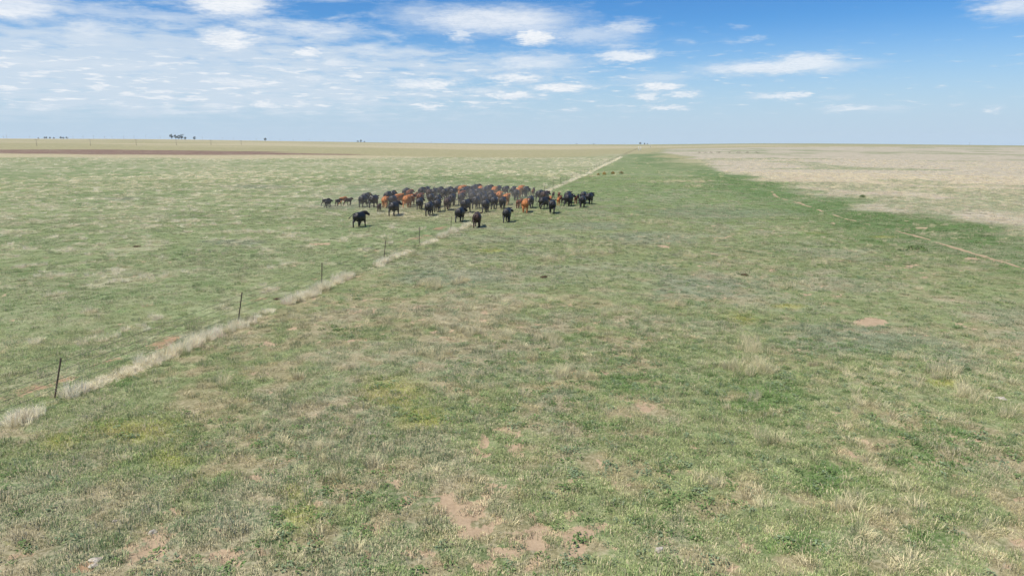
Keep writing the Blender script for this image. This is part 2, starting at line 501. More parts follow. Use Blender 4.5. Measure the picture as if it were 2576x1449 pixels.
def fast_mesh(name, verts, faces_flat, sizes, smooth=False):
    me = bpy.data.meshes.new(name)
    verts = np.asarray(verts, np.float32)
    me.vertices.add(len(verts))
    me.vertices.foreach_set('co', verts.ravel())
    if len(sizes):
        faces_flat = np.asarray(faces_flat, np.int32)
        sizes = np.asarray(sizes, np.int32)
        me.loops.add(len(faces_flat))
        me.loops.foreach_set('vertex_index', faces_flat)
        me.polygons.add(len(sizes))
        st = np.concatenate([[0], np.cumsum(sizes)[:-1]]).astype(np.int32)
        me.polygons.foreach_set('loop_start', st)
        me.polygons.foreach_set('loop_total', sizes)
        me.polygons.foreach_set('use_smooth', np.full(len(sizes), smooth))
    me.update(calc_edges=True)
    return me


# ------------------------------------------------------------------ ground
gm, G = new_mat('pasture_ground')
pos = G.n('ShaderNodeNewGeometry').outputs['Position']
cv = G.n('ShaderNodeAttribute', attribute_name='cover', attribute_type='GEOMETRY')
ms = G.n('ShaderNodeAttribute', attribute_name='bare', attribute_type='GEOMETRY')
sepm = G.n('ShaderNodeSeparateColor', {0: ms.outputs['Color']})
soil_a, red_a, dry_a = sepm.outputs
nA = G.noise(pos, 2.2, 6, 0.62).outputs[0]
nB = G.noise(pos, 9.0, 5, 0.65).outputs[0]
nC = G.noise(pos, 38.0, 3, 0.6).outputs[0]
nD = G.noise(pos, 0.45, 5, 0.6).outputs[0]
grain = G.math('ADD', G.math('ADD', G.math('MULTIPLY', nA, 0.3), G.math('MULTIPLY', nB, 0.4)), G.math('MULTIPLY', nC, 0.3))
vegc = G.mix(1.0, cv.outputs['Color'], G.mix(G.ramp(grain, 0.34, 0.66), (0.50, 0.52, 0.46, 1), (1.36, 1.34, 1.36, 1)), 'MULTIPLY')  # dark specks: litter, plus shadowed gaps between the grass painted into the colour
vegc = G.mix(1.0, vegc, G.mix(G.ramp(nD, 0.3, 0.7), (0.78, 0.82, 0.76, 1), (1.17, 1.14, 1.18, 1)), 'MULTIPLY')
dryc = tuple(lin(206, 194, 160, K)) + (1,)
dm = G.math('MULTIPLY', G.ramp(G.math('ADD', nB, G.math('MULTIPLY', dry_a, 0.22)), 0.58, 0.74), 0.55)
vegc = G.mix(dm, vegc, dryc)
so = G.mix(red_a, tuple(C_SOIL) + (1,), tuple(C_SOILR) + (1,))
so = G.mix(1.0, so, G.mix(G.ramp(grain, 0.32, 0.68), (0.74, 0.72, 0.70, 1), (1.18, 1.18, 1.18, 1)), 'MULTIPLY')
sm = G.ramp(G.math('ADD', soil_a, G.math('MULTIPLY', G.math('SUBTRACT', G.math('ADD', G.math('MULTIPLY', nB, 0.6), G.math('MULTIPLY', nA, 0.4)), 0.5), 2.3)), 0.38, 0.62)
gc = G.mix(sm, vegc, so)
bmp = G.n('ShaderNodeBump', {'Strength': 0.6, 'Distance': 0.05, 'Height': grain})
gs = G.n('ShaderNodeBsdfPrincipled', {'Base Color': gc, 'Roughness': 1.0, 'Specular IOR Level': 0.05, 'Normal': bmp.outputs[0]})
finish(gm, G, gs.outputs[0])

fine_az = np.radians(np.arange(-44, 44.01, 0.15))
coarse_az = np.radians(np.arange(48, 312.1, 4.0))
azs = np.concatenate([fine_az, coarse_az])
radii = [0.0, 2.5, 5.0, 7.5]
rr = 9.0
while rr < 3200:
    radii.append(rr)
    rr *= 1.0075 if rr < 40 else (1.0105 if rr < 700 else 1.03)
radii = np.array(radii[1:])
NA, NR = len(azs), len(radii)
RR, AA = np.meshgrid(radii, azs, indexing='ij')
gx, gy = (RR * np.sin(AA)).ravel(), (RR * np.cos(AA)).ravel()
gcol, gdry, gsoil, gi = veg(gx, gy)
gz = land(gx, gy) + relief(gx, gy, gsoil)
gx, gy, gz = np.append(gx, 0), np.append(gy, 0), np.append(gz, 0)
i, j = np.meshgrid(np.arange(NR - 1), np.arange(NA), indexing='ij')
j2 = (j + 1) % NA
quads = np.stack([i * NA + j, (i + 1) * NA + j, (i + 1) * NA + j2, i * NA + j2], -1).reshape(-1, 4)
jj = np.arange(NA)
tris = np.stack([np.full(NA, NR * NA), jj, (jj + 1) % NA], -1)
gme = fast_mesh('ground', np.stack([gx, gy, gz], -1), np.concatenate([quads.ravel(), tris.ravel()]),
                np.concatenate([np.full(len(quads), 4), np.full(NA, 3)]), True)
ca = gme.attributes.new('cover', 'FLOAT_COLOR', 'POINT')
buf = np.ones((len(gx), 4), np.float32)
buf[:-1, :3] = gcol
ca.data.foreach_set('color', buf.ravel())
cb_ = gme.attributes.new('bare', 'FLOAT_COLOR', 'POINT')
buf = np.zeros((len(gx), 4), np.float32)
buf[:-1, 0], buf[:-1, 1], buf[:-1, 2] = gsoil, gi['red'], gdry
buf[:, 3] = 1
cb_.data.foreach_set('color', buf.ravel())
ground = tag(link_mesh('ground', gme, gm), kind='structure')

# cattle trail worn through the green corridor
trail = [(1938, 478), (1946, 486), (1953, 495), (1975, 503), (2008, 512), (2040, 521), (2075, 533), (2112, 545), (2160, 558), (2240, 578), (2290, 591), (2340, 606), (2400, 624), (2480, 648), (2576, 676), (2720, 718), (2900, 775)]
tp = poly_at(trail)
seg = np.hypot(*np.diff(tp, axis=0).T)
cum = np.concatenate([[0], np.cumsum(seg)])
qs = np.arange(0, cum[-1] - 0.5, 0.3)
zq = np.zeros_like(qs)
pxy = np.stack([np.interp(qs, cum, tp[:, k]) for k in (0, 1)], -1)
tan_ = np.stack([np.interp(qs + 0.5, cum, tp[:, k]) for k in (0, 1)], -1) - pxy
tan_ /= np.hypot(*tan_.T)[:, None] + 1e-9
nor_ = np.stack([tan_[:, 1], -tan_[:, 0]], -1)
wob = (fbm(qs, zq, 3.0, 7, 3) - 0.5) * 0.6
wid = 0.02 + 0.34 * np.maximum(0, fbm(qs, zq + 4, 4.0, 8, 4) - 0.36) + 0.14 * vnoise(qs * 1.7, zq + 1, 4)
sides = []
for sgn in (-1, 1):
    ww = wid * (0.8 + 0.5 * vnoise(qs * 2.3, zq + sgn * 3.0, 5))
    e_ = pxy + nor_ * (wob + sgn * ww)[:, None]
    sides.append(np.column_stack([e_, ground_z(e_[:, 0], e_[:, 1]) + 0.012]))
bm = bmesh.new()
lv, rv = [[bm.verts.new(p_) for p_ in sd_] for sd_ in sides]
for k in range(len(qs) - 1):
    if wid[k] > 0.10 + 0.06 * float(np.clip((60 - qs[k]) / 60, 0, 1)):
        bm.faces.new((lv[k], rv[k], rv[k + 1], lv[k + 1]))
for v_ in [v_ for v_ in bm.verts if not v_.link_faces]:
    bm.verts.remove(v_)
pme = bpy.data.meshes.new('path')
bmesh.ops.recalc_face_normals(bm, faces=bm.faces)
bm.to_mesh(pme)
bm.free()
pm, P = new_mat('trodden_earth')
pn = P.noise(P.n('ShaderNodeNewGeometry').outputs['Position'], 6.0, 5, 0.6).outputs[0]
pc = P.mix(P.ramp(pn, 0.3, 0.7), tuple(lin(182, 158, 122, K)) + (1,), tuple(lin(212, 190, 154, K)) + (1,))
finish(pm, P, P.n('ShaderNodeBsdfPrincipled', {'Base Color': pc, 'Roughness': 1.0, 'Specular IOR Level': 0.05}).outputs[0])
tag(link_mesh('path', pme, pm), kind='structure')


# ------------------------------------------------------------------ grass
def blade_clump(r_, n, rad, h0, h1, w0, w1, lean, droop, flat_top=False):
    V, F, A = [], [], []
    for k in range(n):
        rr_ = rad * math.sqrt(r_.random())
        a = r_.random() * 2 * math.pi
        bx, by = rr_ * math.cos(a), rr_ * math.sin(a)
        h = h0 + (h1 - h0) * r_.random() ** 1.3
        h *= 1.0 - 0.35 * (rr_ / rad) ** 2
        wd = w0 + (w1 - w0) * r_.random()
        da = a + (r_.random() - 0.5) * 2.4
        ln = lean * (0.3 + 0.7 * r_.random()) * h
        dx, dy = math.cos(da) * ln, math.sin(da) * ln
        sa = r_.random() * math.pi
        wx, wy = math.cos(sa) * wd / 2, math.sin(sa) * wd / 2
        b = len(V)
        V += [(bx - wx, by - wy, -0.015), (bx + wx, by + wy, -0.015),
              (bx + dx * 0.45 - wx * .8, by + dy * 0.45 - wy * .8, h * 0.6), (bx + dx * 0.45 + wx * .8, by + dy * 0.45 + wy * .8, h * 0.6),
              (bx + dx * 1.15, by + dy * 1.15, h * (1.0 - droop * r_.random()))]
        F += [(b, b + 1, b + 3, b + 2), (b + 2, b + 3, b + 4)]
        A += [r_.random()] * 5
    return V, F, A


def leaf_clump(r_, n, rad, h, size):
    V, F, A = [], [], []
    for k in range(n):
        a, e = r_.random() * 2 * math.pi, r_.random()
        rr_ = rad * math.sqrt(r_.random())
        c = Vector((rr_ * math.cos(a), rr_ * math.sin(a), h * (0.15 + 0.85 * r_.random()) * (1 - 0.5 * (rr_ / rad) ** 2)))
        nrm = Vector((r_.random() - .5, r_.random() - .5, 0.5 + r_.random() * .6)).normalized()
        t1 = nrm.orthogonal().normalized()
        t1.rotate(Matrix.Rotation(r_.random() * 6.28, 3, nrm))
        t2 = nrm.cross(t1)
        s = size * (0.6 + 0.8 * r_.random())
        b = len(V)
        V += [tuple(c - t1 * s), tuple(c + t2 * s * .45), tuple(c + t1 * s), tuple(c - t2 * s * .45)]
        F += [(b, b + 1, b + 2, b + 3)]
        A += [r_.random()] * 4
    return V, F, A


def scatter(name, protos, P3, rot, scl, tint, pick, mat):
    """points and blade clumps in one mesh; geometry nodes put a clump on every point"""
    V, FF, SZ, PR, RN = [], [], [], [], []
    for k, (v, f, a) in enumerate(protos):
        b = len(V)
        V += v
        for face in f:
            FF += [b + q_ for q_ in face]
            SZ.append(len(face))
        PR += [k] * len(v)
        RN += list(a)
    n0, n1 = len(V), len(P3)
    me = fast_mesh(name, np.vstack([np.array(V), P3]), FF, SZ)

    def attr(nm, typ, data, key):
        at_ = me.attributes.new(nm, typ, 'POINT')
        at_.data.foreach_set(key, np.ascontiguousarray(data).ravel())
    attr('proto', 'INT', np.concatenate([np.array(PR), np.full(n1, -1)]).astype(np.int32), 'value')
    attr('shade', 'FLOAT', np.concatenate([np.array(RN), np.zeros(n1)]).astype(np.float32), 'value')
    attr('pick', 'INT', np.concatenate([np.zeros(n0), pick]).astype(np.int32), 'value')
    attr('turn', 'FLOAT_VECTOR', np.vstack([np.zeros((n0, 3)), rot]).astype(np.float32), 'vector')
    attr('size', 'FLOAT_VECTOR', np.vstack([np.ones((n0, 3)), scl]).astype(np.float32), 'vector')
    attr('tint', 'FLOAT_COLOR', np.vstack([np.ones((n0, 4)), tint]).astype(np.float32), 'color')
    o = link_mesh(name, me, mat)
    ng = bpy.data.node_groups.new(name, 'GeometryNodeTree')
    ng.interface.new_socket('Geometry', in_out='INPUT', socket_type='NodeSocketGeometry')
    ng.interface.new_socket('Geometry', in_out='OUTPUT', socket_type='NodeSocketGeometry')
    N = ng.nodes.new
    gin, gout = N('NodeGroupInput'), N('NodeGroupOutput')

    def named(nm, typ):
        nd = N('GeometryNodeInputNamedAttribute')
        nd.data_type = typ
        nd.inputs['Name'].default_value = nm
        return nd.outputs['Attribute']
    pa = named('proto', 'INT')

    def sep(val):
        cmp_ = N('FunctionNodeCompare')
        cmp_.data_type = 'INT'
        cmp_.operation = 'EQUAL'
        ng.links.new(pa, cmp_.inputs[2])
        cmp_.inputs[3].default_value = val
        sg = N('GeometryNodeSeparateGeometry')
        sg.domain = 'POINT'
        ng.links.new(gin.outputs[0], sg.inputs['Geometry'])
        ng.links.new(cmp_.outputs[0], sg.inputs['Selection'])
        return sg.outputs['Selection']
    g2i = N('GeometryNodeGeometryToInstance')
    for k in reversed(range(len(protos))):
        ng.links.new(sep(k), g2i.inputs[0])
    iop = N('GeometryNodeInstanceOnPoints')
    ng.links.new(sep(-1), iop.inputs['Points'])
    ng.links.new(g2i.outputs[0], iop.inputs['Instance'])
    iop.inputs['Pick Instance'].default_value = True
    ng.links.new(named('pick', 'INT'), iop.inputs['Instance Index'])
    ng.links.new(named('turn', 'FLOAT_VECTOR'), iop.inputs['Rotation'])
    ng.links.new(named('size', 'FLOAT_VECTOR'), iop.inputs['Scale'])
    ng.links.new(iop.outputs[0], gout.inputs[0])
    md = o.modifiers.new('scatter', 'NODES')
    md.node_group = ng
    return tag(o, kind='stuff')


def blade_mat(name, drycol, lo, hi, trans=0.25):
    m, T = new_mat(name)
    ti = T.n('ShaderNodeAttribute', attribute_name='tint', attribute_type='INSTANCER')
    sh = T.n('ShaderNodeAttribute', attribute_name='shade', attribute_type='GEOMETRY').outputs['Fac']
    c = T.mix(1.0, ti.outputs['Color'], T.mix(sh, (lo, lo, lo, 1), (hi, hi, hi * 0.96, 1)), 'MULTIPLY')
    inv = T.math('SUBTRACT', 1.0, ti.outputs['Alpha'])
    dm_ = T.ramp(T.math('SUBTRACT', sh, inv), -0.03, 0.03)
    c = T.mix(dm_, c, tuple(drycol) + (1,))
    geo = T.n('ShaderNodeNewGeometry').outputs['Normal']
    nv = T.n('ShaderNodeVectorMath', {0: geo, 1: (0.45, 0.45, 0.45), 2: (0, 0, 0.9)}, operation='MULTIPLY_ADD').outputs[0]
    nv = T.n('ShaderNodeVectorMath', {0: nv}, operation='NORMALIZE').outputs[0]
    df = T.n('ShaderNodeBsdfDiffuse', {'Color': c, 'Roughness': 0.6, 'Normal': nv})
    nn = T.n('ShaderNodeVectorMath', {0: nv, 'Scale': -1.0}, operation='SCALE').outputs[0]
    tl = T.n('ShaderNodeBsdfTranslucent', {'Color': c, 'Normal': nn})
    mx = T.n('ShaderNodeAddShader')
    m.node_tree.links.new(df.outputs[0], mx.inputs[0])
    m.node_tree.links.new(tl.outputs[0], mx.inputs[1])
    return finish(m, T, mx.outputs[0])


def ring_points(bands, half=42):
    out_ = []
    for r0, r1, dens in bands:
        n = int(R(2 * half) / 2 * (r1 * r1 - r0 * r0) * dens)
        rr_ = np.sqrt(rng.uniform(r0 * r0, r1 * r1, n))
        a_ = rng.uniform(-R(half), R(half), n)
        out_.append(np.stack([rr_ * np.sin(a_), rr_ * np.cos(a_)], -1))
    return np.vstack(out_)


pr = random.Random(3)
# short turf
pts = ring_points([(9, 22, 34), (22, 34, 20), (34, 55, 8), (55, 90, 3.2), (90, 170, 0.8)])
c_, dry_, soil_, inf = veg(pts[:, 0], pts[:, 1])
keep = rng.random(len(pts)) > np.clip(np.maximum(np.maximum(dist_line(pts[:, 0], pts[:, 1], tp) < 0.45, soil_ * 1.35 - 0.12), 0.62 * inf['thatch']), 0, 0.97)
pts, c_, dry_, soil_ = pts[keep], c_[keep], dry_[keep], soil_[keep]
inf = {k: v_[keep] for k, v_ in inf.items()}
n = len(pts)
z_ = land(pts[:, 0], pts[:, 1]) + relief(pts[:, 0], pts[:, 1], soil_)
rot = np.stack([rng.uniform(-.08, .08, n), rng.uniform(-.08, .08, n), rng.uniform(0, 6.28, n)], -1)
grow = np.clip(inf['r'] / 45, 1, 3.4)
sxy = rng.uniform(0.75, 1.25, n) * grow
sz = rng.uniform(0.6, 1.35, n) * (0.75 + 0.6 * inf['mid']) * np.clip(grow, 1, 1.7)
tint = np.ones((n, 4))
tint[:, :3] = c_ * rng.uniform(0.64, 1.26, (n, 1)) * rng.uniform(0.93, 1.07, (n, 3))
bunch = (rng.random(n) < 0.16 * (1 - 0.6 * inf['left'])) & (inf['r'] < 60)
sz = np.where(bunch, sz * 2.0, sz)
tint[:, :3] = np.where(bunch[:, None], tint[:, :3] * np.array([0.68, 0.76, 0.74]), tint[:, :3])
tint[:, 3] = np.clip(dry_ * rng.uniform(0.1, 1.0, n) * (1 - 0.2 * inf['left']), 0, 0.8)
turf = [blade_clump(pr, 70, 0.21, 0.03, 0.10, 0.006, 0.013, 0.9, 0.5) for _ in range(4)]
grass_m = blade_mat('grass_blades', lin(204, 192, 158, K), 0.72, 1.42)
scatter('grass', turf, np.column_stack([pts, z_]), rot, np.stack([sxy, sxy, sz], -1), tint, rng.integers(0, 4, n), grass_m)

# tall dry bunches
TALL_SPOTS = [(1085, 720, 40, 14), (1160, 712, 36, 12), (1262, 678, 40, 12), (1390, 655, 40, 16), (1445, 640, 36, 10), (1085, 885, 60, 30), (1255, 845, 40, 16), (1385, 852, 44, 18), (1200, 970, 34, 18), (1240, 885, 24, 12),
              (1890, 872, 48, 40), (1815, 910, 60, 16), (1937, 938, 22, 16), (1893, 1000, 40, 24), (2370, 945, 50, 18), (2440, 985, 50, 24), (1950, 1118, 50, 36), (1770, 1222, 44, 30), (830, 1142, 50, 34), (940, 1180, 30, 18),
              (1430, 945, 50, 20), (560, 968, 22, 14), (500, 1012, 24, 16), (757, 950, 26, 10), (1650, 1345, 28, 20), (1300, 1000, 30, 16), (355, 912, 24, 16), (1340, 905, 50, 14), (1560, 790, 60, 10), (1700, 770, 50, 10),
              (1480, 1320, 24, 20), (850, 1215, 40, 26), (1880, 930, 70, 30), (2060, 660, 50, 10), (1990, 720, 60, 14), (2540, 1050, 30, 30), (1760, 650, 60, 9), (1500, 640, 60, 8), (1650, 560, 60, 6), (1900, 690, 50, 8),
              (1720, 458, 110, 3.5), (1770, 469, 60, 3), (1480, 445, 40, 3), (1600, 1230, 30, 20), (2150, 1280, 40, 24), (650, 1080, 30, 14), (1150, 840, 80, 10)]
pts = ring_points([(10, 40, 10.0), (40, 80, 4.6), (80, 200, 1.3), (200, 330, 0.35)])
tq = rng.uniform(-25, 420, 15000)
tq = np.concatenate([rng.uniform(-25, 50, 2900), rng.uniform(95, 330, 2600)])
sq = rng.normal(0.58, 0.23, len(tq))
fpts = FA + tq[:, None] * FDIR + sq[:, None] * FNRM
allp = np.vstack([pts, fpts])
c_, dry_, soil_, inf = veg(allp[:, 0], allp[:, 1])
isf = np.arange(len(allp)) >= len(pts)
sp_ = sstep(spots(allp[:, 0], allp[:, 1], TALL_SPOTS, 131, 0.9), 0.0, 0.5)
prob = 1.0 * sp_ * sstep(fbm(allp[:, 0], allp[:, 1], 1.1, 133, 3), 0.32, 0.48) + 0.004 + 0.18 * sstep(fbm(allp[:, 0], allp[:, 1], 4.5, 135, 4) + 0.4 * (fbm(allp[:, 0], allp[:, 1], 22, 137, 3) - 0.5), 0.52, 0.66) * (1 - inf['left']) * sstep(inf['r'], 120, 60) + (1.0 * inf['pal'] ** 1.2 + 0.05 * inf['left']) * inf['past'] * sstep(fbm(allp[:, 0], allp[:, 1], 1.6, 143, 3), 0.40, 0.54) + 0.5 * inf['fld']
prob = np.where(isf, np.where(inf['t'] > 90, 0.5, 0.8) * sstep(inf['strip'], 0.2, 0.7) * sstep(fbm(inf['t'], inf['s'], 0.9, 139, 3), 0.32, 0.52), prob * (1 - 0.7 * soil_))
prob = np.where(inf['pl'] > 0.3, 0, prob) * np.where(~isf & (inf['r'] > 200), 0.6, 1)
keep = (rng.random(len(allp)) < prob) & (dist_line(allp[:, 0], allp[:, 1], tp) > 0.6)
allp, c_, soil_, isf, sp_ = allp[keep], c_[keep], soil_[keep], isf[keep], sp_[keep]
inf = {k: v_[keep] for k, v_ in inf.items()}
n = len(allp)
z_ = land(allp[:, 0], allp[:, 1]) + relief(allp[:, 0], allp[:, 1], soil_)
rot = np.stack([rng.normal(0, .13, n), rng.normal(0.16, .13, n), rng.uniform(0, 6.28, n)], -1)
rfac = np.clip(inf['r'] / 60, 1, 3.0)
sxy = rng.uniform(0.7, 1.25, n) * rfac
hgt = np.where(isf, rng.uniform(0.35, 1.1, n) * (0.5 + 0.9 * sstep(fbm(inf['t'], inf['s'], 1.8, 141, 3), 0.35, 0.62)), np.where(sp_ > 0.3, rng.uniform(0.65, 1.25, n), rng.uniform(0.35, 0.85, n)))
tint = np.ones((n, 4))
base_c = np.where(isf[:, None], lin(226, 218, 194, K * 1.3), lin(200, 193, 154, K * 1.14))
base_c = np.where(((inf['pal'] > 0.25) & (inf['left'] > 0.5) & ~isf)[:, None], lin(220, 212, 186, K * 1.28), base_c)
base_c = np.where((inf['fld'] > 0.5)[:, None], C_STRAWF * 1.1, base_c)
grn = (rng.random(n) < np.where(isf, 0.26, 0.45))[:, None]
base_c = np.where(grn, c_ * 0.95, base_c)
tint[:, :3] = base_c * rng.uniform(0.80, 1.15, (n, 1)) * rng.uniform(0.96, 1.04, (n, 3))
tint[:, 3] = rng.uniform(0.1, 0.5, n)
tall = [blade_clump(pr, 110, 0.17, 0.14, 0.52, 0.004, 0.008, 0.60, 0.2) for _ in range(4)]
dry_m = blade_mat('dry_blades', lin(214, 202, 164, K * 1.15), 0.6, 1.2, 0.3)
scatter('dry_grass', tall, np.column_stack([allp, z_]), rot, np.stack([sxy, sxy, hgt], -1), tint, rng.integers(0, 4, n), dry_m)

# low broad-leaved weeds, mostly near and to the right
pts = ring_points([(9, 30, 11.0), (30, 60, 3.0)])
c_, dry_, soil_, inf = veg(pts[:, 0], pts[:, 1])
w1 = sstep(fbm(pts[:, 0], pts[:, 1], 3.2, 151, 4) + (fbm(pts[:, 0], pts[:, 1], 14, 153, 3) - 0.5) * 0.5 + 0.10 * sstep(inf['s'], 6, 20), 0.50, 0.64)
w2 = sstep(spots(pts[:, 0], pts[:, 1], GREEN_SPOTS, 155), 0, 0.5)
keep = rng.random(len(pts)) < np.clip(0.55 * w1 + 0.5 * w2 + 0.01, 0, 1) * (1 - 0.85 * inf['left'])
pts, soil_ = pts[keep], soil_[keep]
inf = {k: v_[keep] for k, v_ in inf.items()}
n = len(pts)
z_ = land(pts[:, 0], pts[:, 1]) + relief(pts[:, 0], pts[:, 1], soil_)
rot = np.stack([np.zeros(n), np.zeros(n), rng.uniform(0, 6.28, n)], -1)
sxy = rng.uniform(0.6, 1.4, n)
tint = np.ones((n, 4))
tint[:, :3] = np.where((rng.random(n) < 0.6)[:, None], lin(90, 112, 70, K), lin(106, 122, 96, K)) * rng.uniform(0.8, 1.2, (n, 1))
tint[:, 3] = 0.04
weed = [leaf_clump(pr, 34, 0.15, 0.11, 0.030) for _ in range(3)]
weed_m = blade_mat('weed_leaves', lin(128, 142, 96, K), 0.7, 1.3, 0.2)
scatter('weeds', weed, np.column_stack([pts, z_]), rot, np.stack([sxy, sxy, rng.uniform(0.5, 1.3, n)], -1), tint, rng.integers(0, 3, n), weed_m)
# ------------------------------------------------------------------ wire fence
steel, T_ = new_mat('weathered_steel')
tn = T_.noise(T_.n('ShaderNodeNewGeometry').outputs['Position'], 14, 4, 0.6).outputs[0]
tc = T_.mix(T_.ramp(tn, 0.35, 0.65), tuple(lin(84, 72, 62, .7)) + (1,), tuple(lin(124, 106, 92, .7)) + (1,))
finish(steel, T_, T_.n('ShaderNodeBsdfPrincipled', {'Base Color': tc, 'Roughness': 0.75, 'Metallic': 0.2}).outputs[0])
wirem, T_ = new_mat('galvanised_wire')
finish(wirem, T_, T_.n('ShaderNodeBsdfPrincipled', {'Base Color': (0.10, 0.095, 0.085, 1), 'Roughness': 0.6, 'Metallic': 0.5}).outputs[0])


def box_into(bm_, x0, x1, y0, y1, z0, z1):
    vs = [bm_.verts.new((x, y, z)) for z in (z0, z1) for x, y in ((x0, y0), (x1, y0), (x1, y1), (x0, y1))]
    for f in ((0, 3, 2, 1), (4, 5, 6, 7), (0, 1, 5, 4), (1, 2, 6, 5), (2, 3, 7, 6), (3, 0, 4, 7)):
        bm_.faces.new([vs[k] for k in f])


def tube_into(bm_, pts, rads, n=8):
    """closed tube along points; each radius is (across, along the section's height)"""
    pts = [Vector(p_) for p_ in pts]
    rings = []
    for k, p_ in enumerate(pts):
        tg = (pts[min(k + 1, len(pts) - 1)] - pts[max(k - 1, 0)]).normalized()
        sd_ = Vector((1, 0, 0)) - tg * tg.x
        if sd_.length < 0.2:
            sd_ = Vector((0, 1, 0)) - tg * tg.y
        sd_.normalize()
        up_ = sd_.cross(tg)
        rx, rz = rads[k] if isinstance(rads[k], tuple) else (rads[k], rads[k])
        rings.append([bm_.verts.new(p_ + sd_ * (rx * math.cos(2 * math.pi * q_ / n)) + up_ * (rz * math.sin(2 * math.pi * q_ / n))) for q_ in range(n)])
    for a_, b_ in zip(rings[:-1], rings[1:]):
        for q_ in range(n):
            bm_.faces.new((a_[q_], a_[(q_ + 1) % n], b_[(q_ + 1) % n], b_[q_]))
    bm_.faces.new(rings[0][::-1])
    bm_.faces.new(rings[-1])


def bm_mesh(bm_, name, smooth=True):
    bmesh.ops.recalc_face_normals(bm_, faces=bm_.faces)
    me = bpy.data.meshes.new(name)
    bm_.to_mesh(me)
    bm_.free()
    if smooth:
        me.polygons.foreach_set('use_smooth', [True] * len(me.polygons))
    return me


bm = bmesh.new()
box_into(bm, -0.024, 0.024, -0.005, 0.005, -0.35, 1.28)
box_into(bm, -0.005, 0.005, 0.005, 0.038, -0.35, 1.28)
for zk in np.arange(0.1, 1.3, 0.12):
    box_into(bm, -0.008, 0.008, -0.014, -0.005, zk, zk + 0.03)
post_me = bm_mesh(bm, 'post', False)
fz = lambda p_: float(ground_z(p_[0], p_[1])[0])
f_org = np.array([FA[0], FA[1], fz(FA)])
fence = tag(empty('wire_fence', f_org), 'barbed wire fence on leaning steel posts running from the near left to the horizon', 'fence')
ft = [float(np.dot(at(u, v)[:2] - FA, FDIR)) for u, v in [(138, 997), (590, 803), (818, 716), (967, 650), (1068, 613), (1143, 580)]]
ft = [ft[0] - 10.5] + ft
leans = [0.10, 0.24, 0.20, 0.07, 0.15, 0.05, 0.12]
t_re = float(np.dot(at(1367, 481)[:2] - FA, FDIR))
runs = [list(zip(ft, leans)), []]
tt = t_re
while tt < 620:
    runs[1].append((tt, rng.normal(0.06, 0.07)))
    tt += rng.uniform(8.2, 10.0)
yawf = math.atan2(FDIR[1], FDIR[0])
wire_h = [0.30, 0.58, 0.86, 1.16]
for run in runs:
    tops = []
    for tq_, ln_ in run:
        p_ = FA + FDIR * tq_
        o = link_mesh('post', post_me, steel, fence)
        b_ = np.array([p_[0], p_[1], fz(p_)])
        o.location = b_ - f_org
        ax = Vector((FDIR[0] + FNRM[0], FDIR[1] + FNRM[1], 0)).normalized()   # leans along the fence and to its right
        side = Vector((0, 0, 1)).cross(ax)
        rm = Matrix.Rotation(ln_, 4, side) @ Matrix.Rotation(yawf + rng.normal(0, .2), 4, 'Z')
        o.rotation_euler = rm.to_euler()
        tops.append((Vector(b_ - f_org), ax * math.sin(ln_) + Vector((0, 0, math.cos(ln_)))))
    for h_ in wire_h:
        bm = bmesh.new()
        wp = []
        for k, (b_, dr_) in enumerate(tops):
            q_ = b_ + dr_ * h_
            if k:
                m_ = (wp[-1] + q_) / 2
                m_.z -= 0.04 * rng.uniform(0.3, 1.6)
                wp.append(m_)
            wp.append(q_)
        tube_into(bm, wp, [0.0065] * len(wp), 4)
        link_mesh('wire', bm_mesh(bm, 'wire'), wirem, fence)

# ------------------------------------------------------------------ cattle


def coat(name, c0, c1, rough):
    m, T = new_mat(name)
    oi = T.n('ShaderNodeTexCoord').outputs['Object']
    n_ = T.noise(oi, 3.0, 5, 0.6).outputs[0]
    n2_ = T.noise(oi, 26.0, 3, 0.6).outputs[0]
    col = T.mix(T.ramp(T.math('ADD', T.math('MULTIPLY', n_, 0.6), T.math('MULTIPLY', n2_, 0.4)), 0.36, 0.64), tuple(c0) + (1,), tuple(c1) + (1,))
    b_ = T.n('ShaderNodeBump', {'Strength': 0.3, 'Distance': 0.02, 'Height': n2_})
    p_ = T.n('ShaderNodeBsdfPrincipled', {'Base Color': col, 'Roughness': rough, 'Specular IOR Level': 0.3, 'Normal': b_.outputs[0]})
    return finish(m, T, p_.outputs[0])


COATS = {'k': ('black', coat('black_coat', (0.011, 0.011, 0.012), (0.024, 0.020, 0.018), 0.48)),
         'd': ('dark brown', coat('dark_brown_coat', (0.020, 0.011, 0.008), (0.060, 0.028, 0.017), 0.55)),
         'r': ('russet', coat('russet_coat', (0.10, 0.032, 0.014), (0.20, 0.068, 0.026), 0.6)),
         'o': ('orange-tan', coat('orange_tan_coat', (0.34, 0.11, 0.026), (0.50, 0.19, 0.055), 0.6))}


